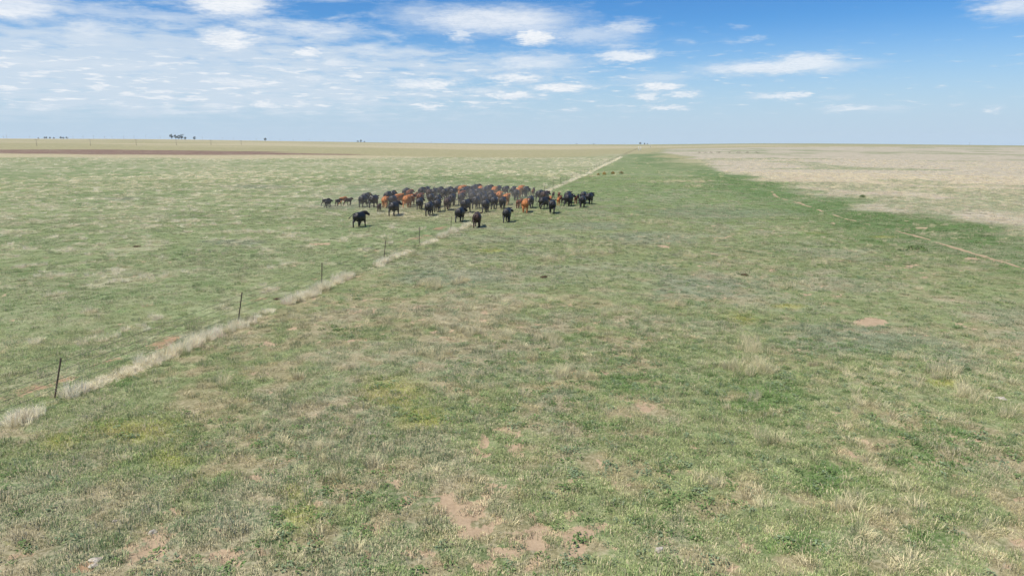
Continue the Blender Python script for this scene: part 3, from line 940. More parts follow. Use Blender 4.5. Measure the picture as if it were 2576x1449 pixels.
def make_body(name, phase, tail='down', head_yaw=0.0, head_up=0.0, calf=False, stride=1.0):
    bm_ = bmesh.new()
    lg = 1.20 if calf else 0.84            # calves stand on longer legs
    dp = 0.80 if calf else 1.0
    zl = 0.62 * lg - 0.62
    Z_ = lambda z: z + zl
    body = [(-.90, 1.15, .13, .15), (-.86, 1.10, .24, .25), (-.76, 1.06, .30, .32), (-.55, 1.04, .335, .345), (-.25, .985, .36, .395), (.08, .955, .375, .43),
            (.36, .965, .34, .43), (.56, 1.01, .285, .385), (.70, 1.06, .22, .31), (.78, 1.10, .13, .20)]
    tube_into(bm_, [(0, y, Z_(1.02 + (z - 1.02) * dp)) for y, z, a, b in body], [(a * dp, b * dp) for y, z, a, b in body], 14)
    # hip bones, shoulder
    for s_ in (-1, 1):
        tube_into(bm_, [(s_ * .17 * dp, -.62, Z_(1.28 if not calf else 1.22)), (s_ * .20 * dp, -.56, Z_(1.24 if not calf else 1.18))], [.06, .06], 8)
    # neck and head
    nb = Vector((0, .52, Z_(1.12)))
    hd = nb + Vector((math.sin(head_yaw * .6) * .32, math.cos(head_yaw * .6) * .30, .07 + head_up))
    tube_into(bm_, [nb, (nb + hd) / 2 + Vector((0, 0, .03)), hd], [(.20 * dp, .31 * dp), (.165 * dp, .25), (.125, .18)], 10)
    fd = Vector((math.sin(head_yaw), math.cos(head_yaw), -0.6)).normalized()
    sidev = Vector((math.cos(head_yaw), -math.sin(head_yaw), 0))
    hs = 1.08 if not calf else 0.98
    tube_into(bm_, [hd + fd * -.06 * hs + Vector((0, 0, .07)), hd + fd * .04 * hs + Vector((0, 0, .05)), hd + fd * .17 * hs, hd + fd * .30 * hs, hd + fd * .39 * hs],
              [(.09, .085), (.135, .145), (.125, .135), (.10, .11), (.088, .085)], 10)
    for s_ in (-1, 1):
        e0 = hd + Vector((0, 0, .08)) + sidev * (s_ * .08)
        tube_into(bm_, [e0, e0 + sidev * (s_ * .13) + Vector((0, 0, .03)), e0 + sidev * (s_ * .26) + Vector((0, 0, .01))], [(.045, .04), (.05, .08), (.035, .045)], 8)
    # legs: hip angle and lower-leg fold by gait phase
    low = []
    for hind in (True, False):
        for s_ in (-1, 1):
            ph = phase + (0 if hind else 1.6) + (0 if s_ > 0 else math.pi)
            sw = 0.34 * stride * math.sin(ph)
            fold = 0.75 * stride * max(0.0, math.cos(ph)) ** 2 * (1 if math.cos(ph) > 0 else 0)
            if hind:
                P_ = [(s_ * .17 * dp, -.66, 1.02), (s_ * .205 * dp, -.56, .74), (s_ * .185, -.80, .46), (s_ * .175, -.76, .13), (s_ * .175, -.71, .0)]
                rad = [(.18 * dp, .27 * dp), (.135 * dp, .18 * dp), (.068, .085), (.056, .06), (.068, .07)]
                piv, kn, ksg = 0, 2, 1
            else:
                P_ = [(s_ * .16 * dp, .50, .92), (s_ * .18 * dp, .44, .68), (s_ * .165, .49, .37), (s_ * .165, .47, .12), (s_ * .165, .51, .0)]
                rad = [(.14 * dp, .21 * dp), (.11 * dp, .14 * dp), (.07, .072), (.054, .056), (.066, .068)]
                piv, kn, ksg = 0, 2, 1
            P_ = [Vector((x, y, (z * lg if z < .7 else z + zl))) for x, y, z in P_]
            m1 = Matrix.Rotation(sw, 3, 'X')
            o_ = P_[piv].copy()
            P_ = [o_ + m1 @ (q_ - o_) for q_ in P_]
            m2 = Matrix.Rotation(-fold * ksg, 3, 'X')
            o2 = P_[kn].copy()
            P_ = P_[:kn + 1] + [o2 + m2 @ (q_ - o2) for q_ in P_[kn + 1:]]
            low.append(min(q_.z for q_ in P_))
            # hoof end: short last ring
            tube_into(bm_, P_ + [P_[-1] + Vector((0, .01, -.012))], rad + [(.055, .055)], 9)
    # tail
    tb = Vector((0, -.88, Z_(1.27 if not calf else 1.19)))
    if tail == 'down':
        TP = [tb, tb + Vector((0, -.09, -.12)), tb + Vector((.02, -.10, -.55)), tb + Vector((.03, -.08, -.82))]
    elif tail == 'out':
        TP = [tb, tb + Vector((-.05, -.22, .02)), tb + Vector((-.13, -.50, -.14)), tb + Vector((-.20, -.80, -.34))]
    elif tail == 'up':
        TP = [tb, tb + Vector((.02, -.12, .14)), tb + Vector((.10, -.16, .34)), tb + Vector((.26, -.20, .42))]
    else:
        TP = [tb, tb + Vector((-.08, -.12, -.10)), tb + Vector((-.22, -.16, -.42)), tb + Vector((-.36, -.16, -.62))]
    tube_into(bm_, TP, [.042, .034, .030, .045], 8)
    if not calf:
        tube_into(bm_, [(0, -.42, Z_(.66)), (0, -.44, Z_(.56))], [(.14, .13), (.09, .08)], 10)
    dz = -min(low) + 0.012
    bmesh.ops.scale(bm_, vec=(1.04, 0.90, 1.0), verts=bm_.verts)
    bmesh.ops.translate(bm_, verts=bm_.verts, vec=(0, 0, dz))
    raw = bm_mesh(bm_, name)
    tmp = bpy.data.objects.new(name, raw)
    COL.objects.link(tmp)
    rmz = tmp.modifiers.new('r', 'REMESH')
    rmz.mode, rmz.voxel_size = 'VOXEL', 0.026
    smz = tmp.modifiers.new('s', 'SMOOTH')
    smz.factor, smz.iterations = 0.5, 2
    dcz = tmp.modifiers.new('d', 'DECIMATE')
    dcz.ratio = 0.22
    dg = bpy.context.evaluated_depsgraph_get()
    me = bpy.data.meshes.new_from_object(tmp.evaluated_get(dg))
    me.name = name
    bpy.data.objects.remove(tmp)
    bpy.data.meshes.remove(raw)
    me.polygons.foreach_set('use_smooth', [True] * len(me.polygons))
    me.materials.clear()
    me.materials.append(COATS['k'][1])
    ear = hd + Vector((0, 0, .08 + dz)) + sidev * .22
    ear = Vector((ear.x * 1.04, ear.y * 0.90, ear.z))
    return me, ear


BODIES = {}
for key, args in {'a': (0.3, 'down', 0.5, 0.02), 'b': (1.4, 'side', 0.2, -0.02), 'c': (2.6, 'down', 0.8, 0.04), 'e': (3.9, 'down', -0.3, 0.0), 'f': (5.1, 'side', 0.45, 0.05),
                  'out': (0.9, 'out', 0.9, 0.08), 'up': (2.0, 'up', 0.4, 0.02), 'g': (4.6, 'down', 0.0, -0.05)}.items():
    BODIES[key] = make_body('cow', *args)
for key, args in {'ca': (0.4, 'down', 0.4, 0.06), 'cb': (1.9, 'up', 0.2, 0.04), 'cc': (3.3, 'side', 0.6, 0.02), 'cd': (5.0, 'down', 0.0, 0.0)}.items():
    BODIES[key] = make_body('calf', *args, calf=True, stride=1.25)

tagm = {}
for nm, col_ in (('yellow', (0.75, 0.55, 0.05, 1)), ('white', (0.8, 0.8, 0.78, 1))):
    m_, T_ = new_mat(nm + '_plastic')
    tagm[nm] = finish(m_, T_, T_.n('ShaderNodeBsdfPrincipled', {'Base Color': col_, 'Roughness': 0.5}).outputs[0])
bm = bmesh.new()
tube_into(bm, [(0, -.006, 0), (0, .006, 0)], [(.045, .055), (.045, .055)], 10)
tag_me = bm_mesh(bm, 'ear_tag', False)

ZN = {'A': (930, 530, 6.283), 'B': (1250, 530, 8.31), 'C': (1450, 520, 8.31)}
REAR, MID, LEFT, RIGHT, FORE = ('in the far back row of the herd', 'in the dusty middle of the herd', 'in the left wing of the herd',
                                'in the right wing of the herd', 'in the nearest line of the herd')
HERD = [
    # zone, x, y of the hooves, kind, coat, heading, body, row, label, tag
    ('A', 790, 852, 'cow', 'k', 52, 'out', FORE, 'black cow alone on open grass, head turned right, tail stretched out behind it', None),
    ('A', 1420, 650, 'cow', 'k', 38, 'out', FORE, 'black cow trotting behind the orange-tan cows, its tail held out', None),
    ('A', 2065, 645, 'cow', 'k', 18, 'a', FORE, 'black cow in pale dust, next to right after the black cow trotting behind orange-tan cows', None),
    ('B', 820, 1000, 'cow', 'k', 24, 'c', FORE, 'black cow standing over the last fence post before the gap', None),
    ('B', 1230, 1135, 'cow', 'd', 16, 'b', FORE, 'dark brown cow stepping over the strip of pale fence-line grass, nearest to the camera', None),
    ('B', 1960, 1005, 'cow', 'k', 20, 'c', FORE, 'black cow alone on green grass just right of the pale fence-line strip', 'white'),
    ('C', 1395, 875, 'cow', 'k', 12, 'f', RIGHT, 'black cow nearest to the camera in the right wing of the herd', None),
    ('C', 740, 855, 'cow', 'o', 10, 'a', RIGHT, 'bright orange-tan cow at the near edge of the herd, seen from behind', 'white'),
    ('C', 2130, 738, 'cow', 'k', 10, 'b', RIGHT, 'black cow at the right end of the herd, square rump towards the camera', None),
    ('C', 2290, 655, 'cow', 'k', 28, 'up', RIGHT, 'black cow farthest right of the whole herd, tail thrown up', None),
    ('C', 2165, 640, 'cow', 'k', 15, 'e', RIGHT, None, None),
    ('C', 1800, 705, 'cow', 'k', 30, 'c', RIGHT, None, 'white'),
    ('C', 1190, 770, 'cow', 'k', 26, 'f', RIGHT, None, None),
    ('C', 1095, 592, 'cow', 'k', 22, 'b', RIGHT, None, None),
    ('C', 1215, 620, 'cow', 'd', 18, 'a', RIGHT, None, None),
    ('C', 1350, 650, 'calf', 'o', 8, 'cd', RIGHT, None, None),
    ('C', 1430, 525, 'calf', 'd', 5, 'ca', RIGHT, None, None),
    ('C', 1550, 530, 'calf', 'r', 8, 'cd', RIGHT, None, None),
    ('C', 1610, 635, 'calf', 'r', 14, 'cb', RIGHT, None, None),
    ('C', 1540, 692, 'calf', 'o', 5, 'ca', RIGHT, None, None),
    ('C', 1680, 652, 'calf', 'k', 25, 'cc', RIGHT, None, None),
    ('C', 1770, 640, 'cow', 'k', 25, 'a', RIGHT, None, None),
    ('C', 1970, 640, 'calf', 'r', 10, 'cc', RIGHT, None, None),
    ('C', 2020, 600, 'calf', 'k', 15, 'cb', RIGHT, None, None),
    ('C', 905, 442, 'calf', 'r', 10, 'ca', RIGHT, None, None),
    ('C', 850, 432, 'calf', 'k', 12, 'cc', RIGHT, None, None),
    ('C', 945, 405, 'calf', 'd', 10, 'cd', RIGHT, None, None),
    ('A', 165, 478, 'calf', 'k', 48, 'cb', LEFT, 'black calf farthest left of all, half hidden behind another black calf', None),
    ('A', 205, 503, 'calf', 'k', 55, 'cc', LEFT, 'black calf in front of the farthest left black calf', None),
    ('A', 405, 470, 'calf', 'd', 42, 'ca', LEFT, 'dark brown calf standing in front of an orange-tan calf', None),
    ('A', 455, 452, 'calf', 'o', 48, 'cc', LEFT, 'orange-tan calf half hidden by the dark brown calf before it', None),
    ('A', 578, 466, 'calf', 'd', 50, 'cb', LEFT, 'dark brown calf with tail up, rightmost of the calves left of the herd', None),
    ('A', 850, 478, 'cow', 'k', 48, 'a', LEFT, None, None),
    ('A', 900, 425, 'cow', 'k', 42, 'c', LEFT, None, 'yellow'),
    ('A', 1045, 490, 'cow', 'k', 38, 'b', LEFT, None, None),
    ('A', 1140, 572, 'calf', 'd', 8, 'ca', LEFT, 'dark brown calf alone in front of the leftmost orange-tan cow', None),
    ('A', 1250, 498, 'cow', 'o', 14, 'g', LEFT, None, None),
    ('A', 1300, 420, 'cow', 'k', 22, 'f', LEFT, None, 'white'),
    ('A', 1390, 388, 'cow', 'k', 25, 'c', LEFT, None, 'yellow'),
    ('A', 1400, 500, 'cow', 'k', 20, 'e', LEFT, None, None),
    ('A', 1500, 445, 'cow', 'o', 32, 'a', LEFT, None, None),
    ('A', 1665, 492, 'cow', 'o', 26, 'c', LEFT, None, 'white'),
    ('A', 1730, 455, 'cow', 'r', 22, 'f', LEFT, None, None),
    ('A', 1890, 535, 'cow', 'k', 20, 'c', MID, None, None),
    ('A', 1895, 430, 'cow', 'r', 18, 'b', MID, None, None),
    ('A', 2100, 440, 'cow', 'k', 12, 'g', MID, None, None),
    ('A', 2210, 575, 'cow', 'k', 16, 'a', MID, None, None),
    ('A', 2220, 485, 'cow', 'k', 20, 'f', MID, None, None),
    ('A', 2400, 545, 'cow', 'd', 15, 'e', MID, None, None),
    ('A', 2480, 470, 'cow', 'k', 15, 'b', MID, None, None),
    ('A', 1630, 330, 'cow', 'k', 18, 'a', REAR, None, None), ('A', 1700, 345, 'cow', 'r', 30, 'c', REAR, None, None), ('A', 1835, 322, 'calf', 'r', 20, 'ca', REAR, None, None),
    ('A', 1915, 315, 'cow', 'k', 20, 'f', REAR, None, None), ('A', 2010, 300, 'cow', 'k', 22, 'b', REAR, None, None), ('A', 2070, 340, 'cow', 'd', 15, 'e', REAR, None, None),
    ('A', 2140, 330, 'cow', 'k', 18, 'up', REAR, None, None), ('A', 2255, 290, 'cow', 'k', 20, 'c', REAR, None, None), ('A', 2345, 350, 'cow', 'k', 16, 'g', REAR, None, None),
    ('A', 2425, 300, 'cow', 'k', 24, 'a', REAR, None, None), ('A', 2500, 345, 'cow', 'k', 20, 'f', REAR, None, None),
    ('B', 765, 345, 'cow', 'k', 25, 'c', REAR, None, None), ('B', 865, 355, 'cow', 'o', 24, 'a', REAR, None, None), ('B', 910, 410, 'cow', 'k', 20, 'b', REAR, None, None),
    ('B', 975, 380, 'cow', 'k', 22, 'f', REAR, None, None), ('B', 1085, 365, 'cow', 'k', 20, 'a', REAR, None, None), ('B', 1165, 340, 'cow', 'k', 24, 'e', REAR, None, None),
    ('B', 1245, 310, 'cow', 'd', 30, 'c', REAR, None, None), ('B', 1315, 360, 'cow', 'o', 20, 'g', REAR, None, 'white'), ('B', 1405, 390, 'cow', 'k', 16, 'b', REAR, None, None),
    ('B', 1515, 345, 'cow', 'k', 26, 'c', REAR, None, None), ('B', 1655, 400, 'cow', 'o', 10, 'e', REAR, None, None), ('B', 1740, 350, 'cow', 'k', 18, 'a', REAR, None, None),
    ('B', 1920, 355, 'cow', 'k', 25, 'f', REAR, None, None), ('B', 2050, 345, 'calf', 'k', 22, 'cc', REAR, None, None),
    ('B', 1120, 450, 'cow', 'k', 16, 'g', MID, None, None), ('B', 1230, 440, 'cow', 'k', 20, 'a', MID, None, None), ('B', 865, 500, 'cow', 'r', 14, 'f', MID, None, None),
    ('B', 845, 585, 'cow', 'k', 14, 'c', MID, None, None), ('B', 960, 780, 'cow', 'k', 26, 'a', FORE, 'black cow between and beyond the two nearest dark cows at the fence gap', None),
    ('B', 1120, 570, 'cow', 'k', 15, 'e', MID, None, None), ('B', 1215, 685, 'cow', 'k', 14, 'b', MID, None, None), ('B', 1290, 560, 'cow', 'k', 20, 'c', MID, None, None),
    ('B', 1400, 520, 'cow', 'k', 16, 'g', MID, None, None), ('B', 1420, 620, 'cow', 'k', 12, 'a', MID, None, None), ('B', 1560, 490, 'cow', 'k', 20, 'f', MID, None, None),
    ('B', 1445, 770, 'cow', 'k', 16, 'c', FORE, 'big black cow in the dust directly beyond the nearest dark brown cow', None), ('B', 1650, 690, 'cow', 'k', 15, 'e', MID, None, 'white'), ('B', 1770, 540, 'cow', 'o', 10, 'b', MID, None, None),
    ('B', 1942, 582, 'cow', 'o', 12, 'a', MID, None, None), ('B', 1850, 692, 'cow', 'k', 12, 'f', MID, None, None), ('B', 1585, 600, 'cow', 'k', 18, 'c', MID, None, None),
    ('B', 2215, 672, 'calf', 'r', 8, 'cd', RIGHT, None, None), ('B', 2290, 640, 'calf', 'r', 16, 'ca', RIGHT, None, None), ('B', 2530, 665, 'cow', 'k', 22, 'e', RIGHT, None, None),
    ('B', 2180, 470, 'cow', 'k', 10, 'g', MID, None, None), ('B', 2245, 410, 'cow', 'o', 16, 'c', REAR, None, None), ('B', 2120, 380, 'cow', 'k', 14, 'a', REAR, None, None),
    ('B', 2300, 335, 'cow', 'o', 16, 'b', REAR, None, None), ('B', 2400, 385, 'cow', 'k', 22, 'c', REAR, None, None),
]
hp = []
for (zn, X_, Y_, kind, ct, yaw, bd, row, lab, tg) in HERD:
    ox, oy, sc_ = ZN[zn]
    hp.append(at((ox + X_ / sc_) * 0.858667, (oy + Y_ / sc_) * 0.858667)[:2])
hp = np.array(hp)
for _ in range(60):                       # no two animals stand in the same place
    for a_ in range(len(hp)):
        for b_ in range(a_ + 1, len(hp)):
            dx, dy = hp[b_] - hp[a_]
            q_ = (dx / 0.85) ** 2 + (dy / 2.1) ** 2
            if q_ < 1:
                push = 0.5 * (1 - math.sqrt(q_)) * 1.2
                sg = 1 if dy >= 0 else -1
                hp[a_][1] -= sg * push
                hp[b_][1] += sg * push
                sx_ = 1 if dx >= 0 else -1
                hp[a_][0] -= sx_ * push * 0.12
                hp[b_][0] += sx_ * push * 0.12
ORD = ['first', 'second', 'third', 'fourth', 'fifth', 'sixth', 'seventh', 'eighth', 'ninth', 'tenth', 'eleventh', 'twelfth', 'thirteenth', 'fourteenth', 'fifteenth',
       'sixteenth', 'seventeenth', 'eighteenth', 'nineteenth', 'twentieth', 'twenty-first', 'twenty-second', 'twenty-third', 'twenty-fourth', 'twenty-fifth']
ang = np.arctan2(hp[:, 0], hp[:, 1])
ranks = {}
for k in np.argsort(ang):
    h_ = HERD[k]
    key = (h_[3], h_[4], h_[7])
    ranks.setdefault(key, []).append(k)
zc_ = ground_z(hp[:, 0], hp[:, 1])
for k, (zn, X_, Y_, kind, ct, yaw, bd, row, lab, tg) in enumerate(HERD):
    me, ear = BODIES[bd]
    o = link_mesh(kind, me)
    o.material_slots[0].link = 'OBJECT'
    o.material_slots[0].material = COATS[ct][1]
    s_ = (1.14 if kind == 'cow' else 0.66) * rng.uniform(0.95, 1.05)
    o.scale = (s_, s_, s_)
    o.rotation_euler = (0, 0, -R(yaw * ((0.9 if kind == 'calf' else 0.62) if yaw > 34 else 0.6) + rng.normal(0, 4)) - float(ang[k]))
    o.location = (hp[k][0], hp[k][1], float(zc_[k]) - 0.012)
    if lab is None:
        grp = ranks[(kind, ct, row)]
        if len(grp) == 1:
            lab = 'the only %s %s %s' % (COATS[ct][0], kind, row)
        else:
            lab = '%s %s %s from the left %s' % (ORD[grp.index(k)], COATS[ct][0], kind, row)
    tag(o, lab, kind, 'cows of the running herd' if kind == 'cow' else 'calves of the running herd')
    if tg:
        c = link_mesh('ear_tag', tag_me, None, o)
        c.data = tag_me
        if not tag_me.materials:
            tag_me.materials.append(tagm[tg])
        c.material_slots[0].link = 'OBJECT'
        c.material_slots[0].material = tagm[tg]
        c.location = ear - Vector((0, 0.035, 0.02))
        c['label'] = tg + ' plastic ear tag'

# dust raised by the hooves
P0, P1 = at(830, 560)[:2], at(1500, 470)[:2]
dc = np.array([at(1180, 510)[0], at(1180, 510)[1]])
bm = bmesh.new()
box_into(bm, -24, 20, -24, 34, -0.3, 3.6)
dust_m, D = new_mat('hanging_dust')
ob = D.n('ShaderNodeTexCoord').outputs['Object']
sxyz = D.n('ShaderNodeSeparateXYZ', {0: ob}).outputs
dn = D.noise(ob, 0.16, 4, 0.6).outputs[0]
eln = D.n('ShaderNodeVectorMath', {0: D.n('ShaderNodeVectorMath', {0: ob, 1: (1 / 20.0, 1 / 26.0, 0), 2: (0.22, 0.02, 0)}, operation='MULTIPLY_ADD').outputs[0]}, operation='LENGTH').outputs['Value']
hm = D.ramp(D.math('SUBTRACT', sxyz[2], D.math('MULTIPLY', dn, 2.4)), 1.7, -0.4)
dens = D.math('MULTIPLY', D.math('MULTIPLY', D.ramp(eln, 1.0, 0.35), hm), D.ramp(dn, 0.34, 0.62, 0.1, 1.0))
dens = D.math('MULTIPLY', dens, 0.029)
vol = D.n('ShaderNodeVolumePrincipled', {'Color': (0.76, 0.68, 0.58, 1), 'Density': dens, 'Anisotropy': 0.25})
do = D.n('ShaderNodeOutputMaterial')
dust_m.node_tree.links.new(vol.outputs[0], do.inputs['Volume'])
dust = tag(link_mesh('dust', bm_mesh(bm, 'dust', False), dust_m), kind='stuff')
dust.location = (dc[0], dc[1], float(land(dc[0], dc[1])))

# ------------------------------------------------------------------ trees on the skyline
leafm, T_ = new_mat('tree_leaves')
tn = T_.n('ShaderNodeAttribute', attribute_name='shade', attribute_type='GEOMETRY').outputs['Fac']
tc = T_.mix(tn, (0.022, 0.034, 0.024, 1), (0.060, 0.078, 0.046, 1))
finish(leafm, T_, T_.n('ShaderNodeBsdfDiffuse', {'Color': tc}).outputs[0])
barkm, T_ = new_mat('tree_bark')
tn = T_.noise(T_.n('ShaderNodeTexCoord').outputs['Object'], 4, 4, 0.6).outputs[0]
finish(barkm, T_, T_.n('ShaderNodeBsdfDiffuse', {'Color': T_.mix(tn, (0.05, 0.04, 0.03, 1), (0.13, 0.10, 0.08, 1))}).outputs[0])


def tree_meshes(seed, trunk_share, spread):
    """unit-height tree: crown of leaf clumps, tapered trunk with limbs"""
    r_ = random.Random(seed)
    bm_ = bmesh.new()
    lean = (r_.random() - .5) * .25
    tube_into(bm_, [(0, 0, -.03), (lean * .3, 0, trunk_share * .6), (lean, 0, .6)], [.035, .025, .012], 7)
    lobes = []
    for k in range(7):
        a_ = k / 7 * 6.28 + r_.random()
        rr_ = spread * (0.25 + 0.5 * r_.random())
        c_ = Vector((lean + rr_ * math.cos(a_), rr_ * math.sin(a_), trunk_share + (0.86 - trunk_share) * (0.15 + 0.8 * r_.random())))
        lobes.append((c_, spread * (0.28 + 0.2 * r_.random())))
        tube_into(bm_, [(lean * .5, 0, trunk_share * .8), (c_ + Vector((lean * .5, 0, trunk_share))) * .5, c_], [.016, .011, .005], 5)
    lobes.append((Vector((lean, 0, .80)), spread * .36))
    tme = bm_mesh(bm_, 'trunk')
    tme.materials.append(barkm)
    V, F, A = [], [], []
    for c_, rad in lobes:
        for k in range(44):
            d_ = Vector((r_.gauss(0, 1), r_.gauss(0, 1), r_.gauss(0, .8))).normalized() * rad * r_.random() ** .4
            p_ = c_ + d_
            s_ = 0.035 + 0.035 * r_.random()
            t1 = Vector((r_.gauss(0, 1), r_.gauss(0, 1), r_.gauss(0, 1))).normalized()
            t2 = t1.orthogonal().normalized()
            b_ = len(V)
            V += [tuple(p_ - t1 * s_), tuple(p_ + t2 * s_ * .7), tuple(p_ + t1 * s_), tuple(p_ - t2 * s_ * .7)]
            F += [b_, b_ + 1, b_ + 2, b_ + 3]
            A += [r_.random()] * 4
    cme = fast_mesh('crown', V, F, [4] * (len(F) // 4))
    at_ = cme.attributes.new('shade', 'FLOAT', 'POINT')
    at_.data.foreach_set('value', np.array(A, np.float32))
    cme.materials.append(leafm)
    return cme, tme


TREEK = [tree_meshes(1, .30, .50), tree_meshes(2, .22, .55), tree_meshes(3, .10, .62)]


def skyline(u, v, px_up=0.0):
    """point on the terrain at the skyline below (u, v)"""
    a_ = pix_azel(u, v)[0]
    r_ = CREST_R * 0.93
    x_, y_ = r_ * math.sin(a_), r_ * math.cos(a_)
    return np.array([x_, y_, float(land(x_, y_))])


BIG = 'the big clump of trees on the left skyline'
TREES = [(97, 3.0, 2, 'smallest dark tree at the far left end of the skyline'), (113, 4.6, 1, 'first tree of the loose row on the far left skyline'), (118, 5.0, 0, 'second tree of the loose row on the far left skyline'),
         (127, 4.2, 2, 'third tree of the loose row on the far left skyline'), (136, 3.6, 2, 'fourth and lowest tree of the loose row on the far left skyline'),
         (154, 5.2, 1, 'left tree of the tight trio on the far left skyline'), (160, 4.4, 2, 'middle tree of the tight trio on the far left skyline'), (169, 5.0, 2, 'right tree of the tight trio on the far left skyline'),
         (433, 11.5, 0, 'leftmost tree with bare lower trunk in ' + BIG), (443, 10.5, 0, 'second tree from the left in ' + BIG), (450, 9.5, 1, 'third tree from the left in ' + BIG),
         (458, 11.5, 1, 'fourth tree from the left in ' + BIG), (467, 6.5, 2, 'low rightmost tree in ' + BIG), (490, 7.5, 1, 'lone round tree just right of the big skyline clump'),
         (668, 7.0, 2, 'lone dark tree on the skyline above the ploughed field\'s right part'), (900, 4.5, 2, 'left tree of the skyline trio above the herd'), (908, 6.5, 1, 'tallest middle tree of the skyline trio above the herd'),
         (917, 3.6, 2, 'low right tree of the skyline trio above the herd'), (1451, 3.0, 2, 'tiny lone tree on the skyline left of the fence\'s end'), (1494, 3.2, 2, 'tiny flat tree on the skyline, nearest left of the fence\'s end trees'),
         (1611, 5.6, 2, 'round dark tree on the skyline where the fence ends'), (1622, 4.4, 1, 'middle tree of three on the skyline where the fence ends'), (1629, 3.6, 1, 'smallest right tree of three on the skyline where the fence ends')]
for u, hpx, kd, lab in TREES:
    p_ = skyline(u, 355)
    hgt_ = hpx * np.hypot(p_[0], p_[1]) / FPX * 1.1
    root = tag(empty('tree', p_ - np.array([0, 0, 0.1]), rng.uniform(0, 6.28)), lab, 'tree', 'trees on the skyline')
    cme, tme = TREEK[kd]
    for nm, me_ in (('crown', cme), ('trunk', tme)):
        c = link_mesh(nm, me_, None, root)
        c.scale = (hgt_ * 0.8, hgt_ * 0.8, hgt_)

# ------------------------------------------------------------------ utility poles
woodm, T_ = new_mat('pole_wood')
tn = T_.noise(T_.n('ShaderNodeTexCoord').outputs['Object'], 3, 4, 0.6).outputs[0]
finish(woodm, T_, T_.n('ShaderNodeBsdfDiffuse', {'Color': T_.mix(tn, (0.17, 0.14, 0.11, 1), (0.28, 0.24, 0.20, 1))}).outputs[0])


def pole(loc, hgt_, w_, lab, grp):
    root = tag(empty('utility_pole', loc, R(12)), lab, 'utility pole', grp)
    bm_ = bmesh.new()
    tube_into(bm_, [(0, 0, -.6), (0, 0, hgt_)], [w_, w_ * .75], 8)
    link_mesh('pole', bm_mesh(bm_, 'pole'), woodm, root)
    bm_ = bmesh.new()
    box_into(bm_, -1.1, 1.1, w_ + .01, w_ + .11, hgt_ - .75, hgt_ - .62)
    link_mesh('crossarm', bm_mesh(bm_, 'crossarm', False), woodm, root)


for k, u in enumerate([93, 228, 343, 444, 531, 607]):
    p_ = at(u, [368.6, 367.4, 366.6, 366.0, 365.5, 365.0][k])
    pole(p_, [15, 14.2, 13.8, 13, 12, 11][k] * np.hypot(p_[0], p_[1]) / FPX, .11, '%s pole from the left of the nearer pole line beyond the brown field' % ORD[k], 'poles of the nearer line')
for k, (u, hpx) in enumerate([(10, 6), (18, 8), (76, 6), (185, 7), (210, 7), (236, 8), (264, 6.5), (283, 7), (312, 7.5), (338, 8), (368, 10), (404, 8), (510, 7), (560, 6.5), (588, 6.5), (645, 6), (705, 5.5), (738, 5.5), (778, 5.5), (814, 5), (1005, 5), (1040, 4.5), (1085, 4.5), (1330, 4.5), (1572, 4), (2440, 6)]):
    p_ = skyline(u, 355)
    pole(p_, hpx * np.hypot(p_[0], p_[1]) / FPX, .09, ('%s pole from the left of the thin line along the skyline' % (ORD[k] if k < 25 else 'lone last')) if u < 2400 else 'lone thin pole on the skyline at far right', 'poles along the skyline')

# ------------------------------------------------------------------ gateway and far marker
palem, T_ = new_mat('pale_painted_pipe')
finish(palem, T_, T_.n('ShaderNodeBsdfPrincipled', {'Base Color': (0.62, 0.62, 0.60, 1), 'Roughness': 0.5}).outputs[0])
gp = at(1609, 379.5)
gk = np.hypot(gp[0], gp[1]) / FPX
gate = tag(empty('gateway', gp, -0.15), 'pale pipe gateway standing on the track near the end of the fence', 'gateway')
for sx_ in (-1, 1):
    bm = bmesh.new()
    tube_into(bm, [(0, 0, -.4), (0, 0, 10 * gk)], [.16, .16], 8)
    link_mesh('gatepost', bm_mesh(bm, 'gatepost'), palem, gate).location = (sx_ * 2.6 * gk, 0, 0)
bm = bmesh.new()
for zk in (0.35, 0.75, 1.15):
    box_into(bm, -2.2 * gk, 2.2 * gk, -.04, .04, zk * gk * 3, zk * gk * 3 + .10)
link_mesh('rails', bm_mesh(bm, 'rails', False), palem, gate)
mp = at(1636, 371)
bm = bmesh.new()
tube_into(bm, [(0, 0, -.4), (0, 0, 2.6), (0, 0, 4.2)], [.22, .20, .12], 8)
tube_into(bm, [(0, 0, 4.2), (0, 0, 4.5)], [.3, .25], 8)
o = tag(link_mesh('marker_post', bm_mesh(bm, 'marker_post'), palem), 'pale marker post beside the far track below the skyline', 'post')
o.location = mp

# ------------------------------------------------------------------ shrubs


